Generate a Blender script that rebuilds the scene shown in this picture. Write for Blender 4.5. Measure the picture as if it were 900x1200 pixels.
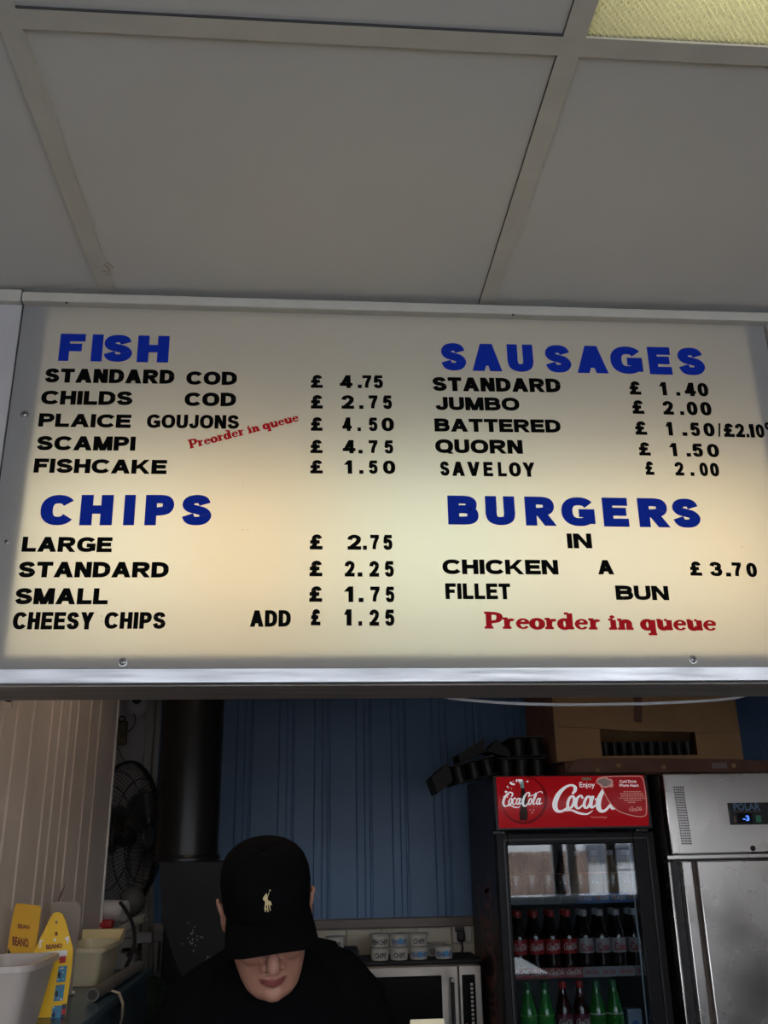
import bpy, bmesh, math, random
from mathutils import Vector as V, Matrix
random.seed(7)
PI = math.pi
sc = bpy.context.scene
COL = sc.collection
for o in list(bpy.data.objects): bpy.data.objects.remove(o)

# ------------------------------------------------------------------ camera
EYE = 1.68
FPX, PITCH, ROLL, YAW = 1069.19, math.radians(19.886), math.radians(-1.0193), math.radians(4.7424)
Fw = V((math.sin(YAW)*math.cos(PITCH), math.cos(YAW)*math.cos(PITCH), math.sin(PITCH)))
R0 = V((math.cos(YAW), -math.sin(YAW), 0)); U0 = R0.cross(Fw)
Rt = R0*math.cos(ROLL) + U0*math.sin(ROLL); Up = -R0*math.sin(ROLL) + U0*math.cos(ROLL)
cam = bpy.data.cameras.new('camera'); camo = bpy.data.objects.new('camera', cam); COL.objects.link(camo)
m = Matrix((Rt, Up, -Fw)).transposed().to_4x4(); m.translation = V((0, 0, EYE)); camo.matrix_world = m
cam.sensor_fit = 'VERTICAL'; cam.sensor_height = 36; cam.lens = FPX/1200*36; cam.clip_start = .02
sc.camera = camo
def P(x, y, Y):
    d = Fw + Rt*((x-450)/FPX) - Up*((y-600)/FPX); return d*(Y/d.y) + V((0, 0, EYE))
def PZ(x, y, Z):
    d = Fw + Rt*((x-450)/FPX) - Up*((y-600)/FPX); return d*((Z-EYE)/d.z) + V((0, 0, EYE))

# ------------------------------------------------------------------ view, sky, sun, big lights
sc.view_settings.view_transform = 'Standard'; sc.view_settings.look = 'None'
sc.view_settings.exposure = 0.0; sc.view_settings.gamma = 1; sc.view_settings.use_curve_mapping = False
w = bpy.data.worlds.new('sky'); sc.world = w; w.use_nodes = True
nt = w.node_tree; bg = nt.nodes['Background']
SKY = 8.0
tc = nt.nodes.new('ShaderNodeTexCoord'); sx = nt.nodes.new('ShaderNodeSeparateXYZ'); cr = nt.nodes.new('ShaderNodeValToRGB')
nt.links.new(tc.outputs['Generated'], sx.inputs[0]); nt.links.new(sx.outputs['Z'], cr.inputs[0]); nt.links.new(cr.outputs[0], bg.inputs[0])
cr.color_ramp.elements[0].position = 0; cr.color_ramp.elements[0].color = (.95, .97, 1, 1)
cr.color_ramp.elements[1].position = .8; cr.color_ramp.elements[1].color = (.62, .75, 1, 1)
bg.inputs[1].default_value = SKY
def area(name, loc, rot, sx_, sy_, power, col, portal=False, parent=None):
    l = bpy.data.lights.new(name, 'AREA'); l.shape = 'RECTANGLE'; l.size = sx_; l.size_y = sy_; l.energy = power; l.color = col
    if portal: l.cycles.is_portal = True
    o = bpy.data.objects.new(name, l); COL.objects.link(o); o.location = loc; o.rotation_euler = rot
    if parent: o.parent = parent
    return o
area('window_portal', (.7, -1.57, 1.8), (PI/2, 0, 0), 4.8, 1.2, 1, (1, 1, 1), portal=True)

# ------------------------------------------------------------------ materials
MATS = {}
def mat(name, col, rough=.6, metal=0, emis=0, var=0, vscale=8, bump=0, bscale=60, stretch=None, col2=None, spec=.5, trans=0, alpha=1, ecol=None, coat=0):
    if name in MATS: return MATS[name]
    M = bpy.data.materials.new(name); M.use_nodes = True; n = M.node_tree; b = n.nodes['Principled BSDF']
    c = (*col, 1); b.inputs['Base Color'].default_value = c; b.inputs['Roughness'].default_value = rough
    b.inputs['Metallic'].default_value = metal; b.inputs['Specular IOR Level'].default_value = spec
    b.inputs['Transmission Weight'].default_value = trans; b.inputs['Alpha'].default_value = alpha; b.inputs['Coat Weight'].default_value = coat
    if emis: b.inputs['Emission Color'].default_value = (*(ecol or col), 1); b.inputs['Emission Strength'].default_value = emis
    if var or bump:
        t = n.nodes.new('ShaderNodeTexCoord'); mp = n.nodes.new('ShaderNodeMapping'); n.links.new(t.outputs['Object'], mp.inputs[0])
        if stretch: mp.inputs['Scale'].default_value = stretch
    if var:
        z = n.nodes.new('ShaderNodeTexNoise'); z.inputs['Scale'].default_value = vscale; z.inputs['Detail'].default_value = 5
        r = n.nodes.new('ShaderNodeMapRange'); r.inputs[1].default_value = .3; r.inputs[2].default_value = .7
        x = n.nodes.new('ShaderNodeMix'); x.data_type = 'RGBA'
        n.links.new(mp.outputs[0], z.inputs[0]); n.links.new(z.outputs[0], r.inputs[0]); n.links.new(r.outputs[0], x.inputs[0])
        x.inputs[6].default_value = c; x.inputs[7].default_value = (*(col2 or [q*(1-var) for q in col]), 1)
        n.links.new(x.outputs[2], b.inputs['Base Color'])
        if metal:
            r2 = n.nodes.new('ShaderNodeMapRange'); r2.inputs[1].default_value = .3; r2.inputs[2].default_value = .7
            r2.inputs[3].default_value = rough*.8; r2.inputs[4].default_value = rough*1.3
            n.links.new(z.outputs[0], r2.inputs[0]); n.links.new(r2.outputs[0], b.inputs['Roughness'])
    if bump:
        z2 = n.nodes.new('ShaderNodeTexNoise'); z2.inputs['Scale'].default_value = bscale; bp = n.nodes.new('ShaderNodeBump')
        bp.inputs['Strength'].default_value = bump; bp.inputs['Distance'].default_value = .002
        n.links.new(mp.outputs[0], z2.inputs[0]); n.links.new(z2.outputs[0], bp.inputs['Height']); n.links.new(bp.outputs[0], b.inputs['Normal'])
    MATS[name] = M; return M
ceil_m = mat('ceiling_board', (.66, .62, .545), .55, var=.06, vscale=3)
batten_m = mat('batten_paint', (.60, .55, .45), .4, var=.1, vscale=20)
seam_m = mat('seam_dark', (.05, .045, .04), .9)  # plain dark tone for joints, gaps and the roller end
whitewall = mat('white_wall_paint', (.52, .49, .46), .8, spec=.15, var=.1, vscale=6)
ribwall = mat('white_cladding', (.66, .57, .49), .38, var=.16, vscale=5)
bluewall = mat('blue_cladding', (.075, .16, .30), .45, var=.15, vscale=5)
floor_m = mat('floor_tile', (.07, .06, .055), .5, var=.2)
alu = mat('aluminium', (.55, .56, .58), .38, 1, var=.2, vscale=30, stretch=(.3, 4, 4))
alu_dull = mat('aluminium_dull', (.42, .37, .33), .5, .15, var=.25, vscale=15, stretch=(.3, 3, 3))
steel = mat('brushed_steel', (.72, .69, .66), .27, 1, var=.02, vscale=4, stretch=(1, 1, 1))
steel_dk = mat('dark_steel', (.16, .14, .13), .4, .7)
screw_m = mat('screw_steel', (.35, .34, .33), .3, 1)
black = mat('black_plastic', (.012, .011, .012), .4)
blackmatt = mat('black_matt', (.014, .013, .013), .7)
blackgloss = mat('black_gloss', (.006, .006, .006), .2, spec=.12)
blackpipe = mat('black_flue_paint', (.006, .006, .006), .3, spec=.25, bump=.1, bscale=25)
greybox = mat('grey_flue_box', (.012, .012, .012), .6, spec=.2, var=.3, vscale=8)
fridge_m = mat('fridge_dark_side', (.035, .022, .026), .4)
blue_let = mat('blue_vinyl', (.008, .03, .34), .5, spec=.03)
blk_let = mat('black_vinyl', (.003, .003, .003), .5, spec=.02)
red_let = mat('red_vinyl', (.50, .008, .015), .5, spec=.05)
white_p = mat('white_plastic', (.62, .58, .54), .4, var=.04)
grey_p = mat('tub_plastic', (.50, .44, .40), .35, var=.05, vscale=5)
cream_p = mat('cream_plastic', (.68, .61, .42), .4, var=.05, vscale=6)
lid_p = mat('yellow_lid', (.75, .62, .33), .35)
cardb = mat('cardboard', (.42, .25, .12), .85, var=.15, vscale=7, bump=.15, bscale=40)
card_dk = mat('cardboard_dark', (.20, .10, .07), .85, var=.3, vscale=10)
yellow = mat('yellow_card', (.85, .50, .015), .5, var=.05)
amber = mat('amber_card', (.72, .38, .01), .5, var=.1)
tile_m = mat('cream_tile', (.60, .54, .42), .22, var=.08)
wood_m = mat('brown_rail', (.13, .085, .06), .35, var=.3, vscale=12, stretch=(1, 5, 5))
skin = mat('skin', (.44, .215, .15), .5, var=.12, vscale=30)
lip_m = mat('lips', (.26, .075, .065), .45)
cloth = mat('black_cotton', (.0035, .0035, .004), .95, bump=.3, bscale=300, spec=.04)
capm = mat('black_cap_cotton', (.0035, .0035, .004), .9, bump=.3, bscale=500, spec=.06)
gold = mat('gold_thread', (.62, .50, .25), .6)
hair_m = mat('dark_hair', (.02, .012, .008), .7)
shoe_m = mat('shoe_rubber', (.02, .02, .02), .6)
jean_m = mat('dark_trousers', (.02, .02, .024), .9)
red_hdr = mat('red_header_panel', (.50, .006, .012), .3, emis=.15, ecol=(.75, .008, .016))
red_dk = mat('dark_red_disc', (.24, .004, .008), .35, emis=.06, ecol=(.5, .005, .01))
wht_hdr = mat('white_header_ink', (.8, .8, .8), .4, emis=.42, ecol=(.9, .95, 1))
pink_hdr = mat('pale_red_ink', (.6, .25, .22), .4, emis=.28, ecol=(.8, .42, .38))
stick_red = mat('sticker_red', (.52, .02, .025), .4, emis=.12, ecol=(.75, .02, .03))
teal_hdr = mat('teal_ink', (.2, .4, .4), .4, emis=.15)
cola = mat('cola_dark', (.022, .010, .008), .08, coat=.6)
green_b = mat('green_bottle', (.03, .30, .05), .1, coat=.6)
green_d = mat('deep_green_bottle', (.02, .20, .03), .1, coat=.6)
cherry = mat('dark_cherry_bottle', (.05, .010, .010), .1, coat=.6)
clearb = mat('amber_drink', (.30, .18, .10), .1, coat=.6)
red_l = mat('red_label', (.50, .02, .025), .4)
sil_l = mat('silver_label', (.42, .40, .42), .35)
grn_l = mat('green_label', (.16, .42, .05), .4)
pale_l = mat('pale_label', (.50, .56, .48), .4)
yel_l = mat('yellow_print', (.7, .55, .05), .5)
blu_l = mat('blue_strip', (.05, .16, .42), .4)
gry_l = mat('grey_strip', (.12, .15, .17), .4)
redstrip = mat('red_strip', (.38, .05, .06), .4)
silstrip = mat('silver_strip', (.30, .30, .33), .4)
w_ink = mat('white_ink', (.75, .73, .72), .5)
r_ink = mat('red_ink', (.45, .03, .04), .5)
b_ink = mat('blue_ink', (.03, .12, .35), .5)
d_ink = mat('dark_ink', (.03, .03, .05), .5)
brown_ink = mat('brown_ink', (.16, .02, .01), .5)
orange_ink = mat('orange_ink', (.7, .3, .1), .5)
maroon_ink = mat('maroon_ink', (.30, .16, .14), .6)
pot_m = mat('white_pot', (.56, .54, .48), .4, var=.06)
range_m = mat('blue_grey_enamel', (.045, .085, .115), .25, var=.15)
red_pl = mat('red_plastic', (.4, .01, .01), .4)
tape_m = mat('masking_tape', (.62, .58, .44), .6)
green_bag = mat('dark_green_bag', (.06, .10, .06), .5, var=.5, vscale=25)
greypipe = mat('off_white_pipe', (.45, .41, .34), .5, var=.15)
paper_m = mat('cream_paper', (.78, .68, .45), .6)
strip_blue = mat('blue_comic_panel', (.05, .22, .36), .5)
display_blue = mat('blue_display', (.05, .15, .9), .4, emis=1.4, ecol=(.1, .25, 1))
green_sw = mat('green_switch', (.03, .12, .06), .3, emis=.05, ecol=(.1, .6, .3))
brick_out = mat('street_brick', (.26, .17, .12), .9, var=.6, vscale=1.5)
render_out = mat('street_render', (.62, .60, .56), .9)
road_m = mat('street_paving', (.35, .35, .36), .9, var=.1)
darkglass = mat('street_window', (.05, .06, .08), .1)
shelfgrey = mat('shelf_wire', (.35, .36, .38), .4, .6)
def clearmat(name, tint, ior, gl=.0, rough=.02, base=.12):
    M = bpy.data.materials.new(name); M.use_nodes = True; n = M.node_tree; n.nodes.remove(n.nodes['Principled BSDF'])
    tr = n.nodes.new('ShaderNodeBsdfTransparent'); tr.inputs[0].default_value = (*tint, 1)
    g = n.nodes.new('ShaderNodeBsdfGlossy'); g.inputs['Roughness'].default_value = rough
    fr = n.nodes.new('ShaderNodeFresnel'); fr.inputs[0].default_value = ior
    mx = n.nodes.new('ShaderNodeMixShader'); n.links.new(fr.outputs[0], mx.inputs[0]); n.links.new(tr.outputs[0], mx.inputs[1]); n.links.new(g.outputs[0], mx.inputs[2])
    n.links.new(mx.outputs[0], n.nodes['Material Output'].inputs[0]); return M
glass_m = clearmat('door_glass', (.80, .84, .86), 1.9)
clearpl = clearmat('clear_plastic', (.72, .70, .66), 1.5, rough=.15)
def translucent(name, front, back, mixf, coat=.03, rough=.12):
    M = bpy.data.materials.new(name); M.use_nodes = True; n = M.node_tree; n.nodes.remove(n.nodes['Principled BSDF'])
    d = n.nodes.new('ShaderNodeBsdfDiffuse'); d.inputs[0].default_value = (*front, 1)
    t = n.nodes.new('ShaderNodeBsdfTranslucent'); t.inputs[0].default_value = (*back, 1)
    mx = n.nodes.new('ShaderNodeMixShader'); mx.inputs[0].default_value = mixf
    n.links.new(d.outputs[0], mx.inputs[1]); n.links.new(t.outputs[0], mx.inputs[2])
    g = n.nodes.new('ShaderNodeBsdfGlossy'); g.inputs['Roughness'].default_value = rough
    m2 = n.nodes.new('ShaderNodeMixShader'); m2.inputs[0].default_value = coat
    n.links.new(mx.outputs[0], m2.inputs[1]); n.links.new(g.outputs[0], m2.inputs[2]); n.links.new(m2.outputs[0], n.nodes['Material Output'].inputs[0]); return M
acryl = translucent('opal_acrylic', (.50, .48, .46), (.85, .83, .78), .55)
prism = translucent('prismatic_diffuser', (.62, .58, .42), (.9, .9, .60), .6, coat=.08, rough=.15)

# ------------------------------------------------------------------ mesh helpers
class MB:
    def __init__(s): s.v = []; s.f = []; s.mi = []; s.ms = []; s.sm = []
    def m(s, mt):
        if mt not in s.ms: s.ms.append(mt)
        return s.ms.index(mt)
    def add(s, vs, fs, mt, smooth=False):
        b = len(s.v); s.v += [tuple(q) for q in vs]; i = s.m(mt)
        for f in fs: s.f.append([b+k for k in f]); s.mi.append(i); s.sm.append(smooth)
        return s
    def box(s, a, b, mt, M=None):
        x0, y0, z0 = a; x1, y1, z1 = b
        vs = [V((x, y, z)) for z in (z0, z1) for x, y in ((x0, y0), (x1, y0), (x1, y1), (x0, y1))]
        if M: vs = [M @ q for q in vs]
        return s.add(vs, [(3, 2, 1, 0), (4, 5, 6, 7), (0, 1, 5, 4), (1, 2, 6, 5), (2, 3, 7, 6), (3, 0, 4, 7)], mt)
    def bbox(s, a, b, mt, r=.004, M=None):          # box with rounded edges
        bm = bmesh.new(); bmesh.ops.create_cube(bm, size=1)
        c = (V(a)+V(b))/2; d = V(b)-V(a)
        for q in bm.verts: q.co = V((q.co.x*d.x, q.co.y*d.y, q.co.z*d.z))+c
        bmesh.ops.bevel(bm, geom=bm.edges[:], offset=min(r, min(abs(k) for k in d)*.45), segments=2, affect='EDGES', profile=.5)
        bm.verts.index_update(); vs = [q.co.copy() for q in bm.verts]
        if M: vs = [M @ q for q in vs]
        bm.normal_update(); fl = [max(abs(k) for k in f.normal) > .999 for f in bm.faces]
        s.add(vs, [[q.index for q in f.verts] for f in bm.faces], mt, True); s.sm[-len(fl):] = [not k for k in fl]; bm.free(); return s
    def tube(s, pts, r, mt, n=8, cap=True, closed=False):
        pts = [V(p) for p in pts]; N = len(pts); rs = r if isinstance(r, (list, tuple)) else [r]*N
        vs = []; fs = []; up = None
        for i, p in enumerate(pts):
            if closed: t = (pts[(i+1) % N]-pts[i-1])
            else: t = pts[min(i+1, N-1)]-pts[max(i-1, 0)]
            t.normalize()
            if up is None: up = V((0, 0, 1)) if abs(t.z) < .9 else V((1, 0, 0))
            a = t.cross(up)
            if a.length < 1e-4: a = t.cross(V((.3, .9, .1)))
            a.normalize(); b = a.cross(t); up = b
            for k in range(n):
                q = 2*PI*k/n; vs.append(p+(a*math.cos(q)+b*math.sin(q))*rs[i])
        for i in range(N if closed else N-1):
            j = (i+1) % N
            for k in range(n): fs.append((i*n+k, i*n+(k+1) % n, j*n+(k+1) % n, j*n+k))
        if cap and not closed: fs += [tuple(range(n))[::-1], tuple((N-1)*n+k for k in range(n))]
        return s.add(vs, fs, mt, True)
    def lathe(s, prof, c, mt, n=20, axis=V((0, 0, 1)), cap=True):
        axis = V(axis).normalized(); a = axis.cross(V((0, 1, 0)) if abs(axis.y) < .9 else V((1, 0, 0))).normalized(); b = axis.cross(a); c = V(c)
        vs = []; fs = []
        for r, h in prof:
            for k in range(n):
                q = 2*PI*k/n; vs.append(c+axis*h+(a*math.cos(q)+b*math.sin(q))*max(r, 1e-5))
        for i in range(len(prof)-1):
            for k in range(n): fs.append((i*n+k, i*n+(k+1) % n, (i+1)*n+(k+1) % n, (i+1)*n+k))
        if cap: fs += [tuple(range(n))[::-1], tuple((len(prof)-1)*n+k for k in range(n))]
        return s.add(vs, fs, mt, True)
    def rings(s, rings, mt, cap=True):
        n = len(rings[0]); vs = [q for r in rings for q in r]; fs = []
        for i in range(len(rings)-1):
            for k in range(n): fs.append((i*n+k, i*n+(k+1) % n, (i+1)*n+(k+1) % n, (i+1)*n+k))
        if cap: fs += [tuple(range(n))[::-1], tuple((len(rings)-1)*n+k for k in range(n))]
        return s.add(vs, fs, mt, True)
    def ball(s, c, r, mt, n=14, M=None):
        r = r if isinstance(r, (tuple, list)) else (r, r, r); vs = []; fs = []; h = n//2
        for i in range(1, h):
            t = PI*i/h
            for k in range(n): q = 2*PI*k/n; vs.append(V((r[0]*math.sin(t)*math.cos(q), r[1]*math.sin(t)*math.sin(q), r[2]*math.cos(t))))
        vs += [V((0, 0, r[2])), V((0, 0, -r[2]))]; T, B = len(vs)-2, len(vs)-1
        for i in range(h-2):
            for k in range(n): fs.append((i*n+k, (i+1)*n+k, (i+1)*n+(k+1) % n, i*n+(k+1) % n))
        for k in range(n): fs += [(T, k, (k+1) % n), (B, (h-2)*n+(k+1) % n, (h-2)*n+k)]
        if M: vs = [M @ q for q in vs]
        return s.add([q+V(c) for q in vs], fs, mt, True)
    def prism(s, poly, d, mt):                     # poly: 3D points, d: extrusion vector
        n = len(poly); d = V(d); vs = [V(p) for p in poly]+[V(p)+d for p in poly]
        return s.add(vs, [tuple(range(n)), tuple(range(2*n-1, n-1, -1))]+[(k, k+n, (k+1) % n+n, (k+1) % n) for k in range(n)], mt)
    def mesh(s, name):
        me = bpy.data.meshes.new(name); me.from_pydata(s.v, [], s.f)
        for q in s.ms: me.materials.append(q)
        me.polygons.foreach_set('material_index', s.mi); me.polygons.foreach_set('use_smooth', s.sm); me.update(); return me
    def build(s, name, parent=None, loc=None, fix=True):
        me = s.mesh(name)
        if fix:
            bm = bmesh.new(); bm.from_mesh(me); bmesh.ops.recalc_face_normals(bm, faces=bm.faces[:]); bm.to_mesh(me); bm.free()
        o = bpy.data.objects.new(name, me); COL.objects.link(o)
        if any(s.sm):
            try: me.set_sharp_from_angle(angle=math.radians(40)); me.polygons.foreach_set('use_smooth', s.sm)
            except Exception: pass
        if parent: o.parent = parent; o.location = -WLOC.get(parent.name, V((0, 0, 0)))
        WLOC[o.name] = V((0, 0, 0)) if not parent else V((0, 0, 0))
        return o
WLOC = {}
def thing(name, label, cat, loc=(0, 0, 0), group=None):
    o = bpy.data.objects.new(name, None); COL.objects.link(o); o.location = loc; o.empty_display_size = .05
    o['label'] = label; o['category'] = cat
    if group: o['group'] = group
    WLOC[o.name] = V(loc); return o
def tag(o, label=None, cat=None, group=None, kind=None):
    if label: o['label'] = label
    if cat: o['category'] = cat
    if group: o['group'] = group
    if kind: o['kind'] = kind
    return o
def struct(o, label=None): o['kind'] = 'structure'; return o if not label else tag(o, label)
def copy_tree(o, loc, label, parent=None):
    c = o.copy(); COL.objects.link(c)
    if parent: c.parent = parent
    else: c.location = loc; c['label'] = label; WLOC[c.name] = V(loc)
    for ch in [q for q in COL.objects if q.parent == o]: copy_tree(ch, None, None, c)
    return c

# ------------------------------------------------------------------ lettering
def cat_rom(pts, closed=False, seg=6):
    out = []; n = len(pts)
    for i in range(n if closed else n-1):
        if closed: p = [pts[(i+k-1) % n] for k in range(4)]
        else: p = [pts[max(i-1, 0)], pts[i], pts[i+1], pts[min(i+2, n-1)]]
        for k in range(seg):
            t = k/seg
            out.append(tuple(.5*((2*p[1][j])+(-p[0][j]+p[2][j])*t+(2*p[0][j]-5*p[1][j]+4*p[2][j]-p[3][j])*t*t+(-p[0][j]+3*p[1][j]-3*p[2][j]+p[3][j])*t**3) for j in range(len(pts[0]))))
    if not closed: out.append(tuple(pts[-1]))
    return out
def pen(pts, wx, wy, closed=False):
    """quads along a centre line; pen width wx across vertical strokes, wy across horizontal ones; pts may carry a width factor"""
    n = len(pts); L = []; Rr = []
    for i in range(n):
        a = pts[(i-1) % n] if (closed or i) else pts[0]; b = pts[(i+1) % n] if (closed or i < n-1) else pts[-1]
        tx, ty = b[0]-a[0], b[1]-a[1]; l = math.hypot(tx, ty) or 1; nx, ny = -ty/l, tx/l
        k = pts[i][2] if len(pts[i]) > 2 else 1
        ox, oy = nx*wx/2*k, ny*wy/2*k; L.append((pts[i][0]+ox, pts[i][1]+oy)); Rr.append((pts[i][0]-ox, pts[i][1]-oy))
    return [[L[i], L[(i+1) % n], Rr[(i+1) % n], Rr[i]] for i in range(n if closed else n-1)]
def ell(a0, a1, n=22, e=2.35, cx=.5, cy=.5, rx=.5, ry=.5):
    o = []
    for i in range(n+1):
        a = math.radians(a0+(a1-a0)*i/n); c, s_ = math.cos(a), math.sin(a)
        o.append((cx+rx*math.copysign(abs(c)**(2/e), c), cy+ry*math.copysign(abs(s_)**(2/e), s_)))
    return o
G = {  # width, strokes: c curve (normalised), s straight curve w/o smoothing, v stem, h bar, d diagonal cut level
 'A': (1.0, [('d', 0, 0, .5, 1), ('d', 1, 0, .5, 1), ('h', .27, .2, .8)]),
 'B': (.88, [('v', 0, 0, 1), ('c', [(0, 1), (.5, 1), (.84, .95), (.93, .77), (.84, .59), (.5, .54), (0, .54)]), ('c', [(.3, .54), (.55, .54), (.9, .47), (1, .27), (.9, .06), (.55, 0), (0, 0)])]),
 'C': (.95, [('s', ell(34, 326, cx=.55, rx=.55))]),
 'D': (.9, [('v', 0, 0, 1), ('c', [(0, 1), (.4, 1), (.75, .93), (.96, .74), (1, .5), (.96, .26), (.75, .07), (.4, 0), (0, 0)])]),
 'E': (.8, [('v', 0, 0, 1), ('h', 1, 0, 1), ('h', .52, 0, .93), ('h', 0, 0, 1)]),
 'F': (.75, [('v', 0, 0, 1), ('h', 1, 0, 1), ('h', .5, 0, .88)]),
 'G': (.98, [('s', ell(36, 335, cx=.54, rx=.54)), ('v', 1, .08, .5), ('h', .43, .52, 1)]),
 'H': (.84, [('v', 0, 0, 1), ('v', 1, 0, 1), ('h', .52, 0, 1)]),
 'I': (.2, [('v', .5, 0, 1)]),
 'J': (.7, [('c', [(1, 1.2), (1, .9), (1, .6), (1, .28), (.86, .06), (.5, 0), (.14, .06), (0, .3)])]),
 'K': (.98, [('v', 0, 0, 1), ('d', .18, .36, .93, 1), ('d', 1, 0, .36, .62)]),
 'L': (.74, [('v', 0, 0, 1), ('h', 0, 0, 1)]),
 'M': (1.02, [('v', 0, 0, 1), ('v', 1, 0, 1), ('d', 0.03, 1, .5, 0), ('d', .97, 1, .5, 0)]),
 'N': (.86, [('v', 0, 0, 1), ('v', 1, 0, 1), ('d', 0.02, 1, .98, 0)]),
 'O': (1.0, [('o', ell(0, 360, 32))]),
 'P': (.82, [('v', 0, 0, 1), ('c', [(0, 1), (.5, 1), (.87, .95), (1, .73), (.87, .51), (.5, .44), (0, .44)])]),
 'Q': (1.0, [('o', ell(0, 360, 32)), ('d', .62, .28, 1.04, -.04)]),
 'R': (.93, [('v', 0, 0, 1), ('c', [(0, 1), (.5, 1), (.85, .95), (.95, .75), (.85, .54), (.5, .47), (0, .47)]), ('d', .45, .5, 1.03, 0)]),
 'S': (.86, [('c', [(.95, .76), (.82, .95), (.5, 1), (.16, .94), (.03, .76), (.16, .59), (.5, .51), (.85, .42), (1, .24), (.84, .05), (.5, 0), (.16, .05), (0, .27)])]),
 'T': (.82, [('v', .5, 0, 1), ('h', 1, 0, 1)]),
 'U': (.84, [('c', [(0, 1.2), (0, .9), (0, .6), (0, .32), (.12, .08), (.5, 0), (.88, .08), (1, .32), (1, .6), (1, .9), (1, 1.2)])]),
 'V': (.95, [('d', 0, 1, .5, 0), ('d', 1, 1, .5, 0)]),
 'W': (1.3, [('d', 0, 1, .27, 0), ('d', .5, 1, .27, 0), ('d', .5, 1, .73, 0), ('d', 1, 1, .73, 0)]),
 'Y': (.94, [('d', 0, 1, .5, .4), ('d', 1, 1, .5, .4), ('v', .5, 0, .45)]),
 '0': (.68, [('o', ell(0, 360, 32))]),
 '1': (.42, [('v', 1, 0, 1), ('d', 0.0, .66, .9, .95)]),
 '2': (.68, [('c', [(0, .7), (.08, .9), (.5, 1), (.9, .9), (.98, .7), (.8, .46), (.45, .24), (.08, .0)]), ('h', 0, 0, 1)]),
 '3': (.68, [('c', [(.02, .76), (.15, .95), (.5, 1), (.85, .92), (.93, .75), (.8, .58), (.4, .54)]), ('c', [(.4, .54), (.85, .48), (1, .27), (.85, .05), (.5, 0), (.13, .06), (0, .27)])]),
 '4': (.72, [('v', .78, 0, 1), ('h', .22, 0, 1), ('d', .05, .26, .74, 1)]),
 '5': (.68, [('h', 1, .14, .95), ('c', [(.1, 1), (.06, .75), (.03, .5), (.2, .6), (.5, .65), (.88, .55), (1, .32), (.86, .06), (.5, 0), (.14, .05), (0, .24)])]),
 '7': (.68, [('h', 1, 0, 1), ('c', [(1.04, .95), (.7, .6), (.48, .3), (.38, -.1)])]),
 '8': (.68, [('o', ell(0, 360, 24, cy=.77, ry=.23, rx=.43)), ('o', ell(0, 360, 24, cy=.27, ry=.27))]),
 '£': (.72, [('c', [(.95, .78), (.85, .94), (.6, 1), (.34, .93), (.26, .74), (.34, .5), (.34, .28), (.1, .02)]), ('h', 0, .02, 1), ('h', .5, .04, .78)]),
 '.': (.2, [('dot',)]), '/': (.3, [('d', 0, 0, 1, 1)]), '-': (.4, [('h', .4, 0, 1)]), '&': (1.0, [('o', ell(0, 360, 20, cy=.78, ry=.22, rx=.3, cx=.42)), ('o', ell(0, 360, 20, cy=.27, ry=.27, rx=.42, cx=.42)), ('d', .3, .6, 1, 0)]),
 'o': (.5, [('o', ell(0, 360, 20, cy=.75, ry=.25))]),
}
def glyph(ch, W, ws, hs):
    qs = []
    if ch == '/': ws = .13
    elif ch not in 'I.1': ws = min(ws, W*.40)
    X = lambda u: ws/2+u*(W-ws); Y = lambda v: hs/2+v*(1-hs)
    for st in G[ch][1]:
        k = st[0]
        if k == 'v': x = X(st[1]); qs.append([(x-ws/2, st[2]), (x+ws/2, st[2]), (x+ws/2, st[3]), (x-ws/2, st[3])])
        elif k == 'h': y = Y(st[1]); qs.append([(st[2]*W, y-hs/2), (st[3]*W, y-hs/2), (st[3]*W, y+hs/2), (st[2]*W, y+hs/2)])
        elif k == 'd':
            w_ = ws*1.06; a, b, c, d = st[1:]; xa = w_/2+a*(W-w_); xc = w_/2+c*(W-w_)
            qs.append([(xa-w_/2, b), (xa+w_/2, b), (xc+w_/2, d), (xc-w_/2, d)])
        elif k == 'dot': qs.append([(0, 0), (W, 0), (W, hs*1.15), (0, hs*1.15)])
        else:
            p = st[1]
            if k == 'c': p = cat_rom(p, False, 6)
            cl = k == 'o'
            if cl: p = p[:-1]
            qs += [[(x, min(max(y, 0), 1)) for x, y in q] for q in pen([(X(a), Y(b)) for a, b in p], ws, hs, cl)]
    return qs
def text_polys(s, ws=.23, hs=.19, track=.13, squash=1.0):
    x = 0; out = []
    for ch in s:
        if ch == ' ': x += .42; continue
        W = G[ch][0]*squash
        if ch in 'I.': W = ws
        W = max(W, ws)
        out.append([[(a+x, b) for a, b in q] for q in glyph(ch, W, ws, hs)]); x += W+track
    return out, x-track
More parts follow.
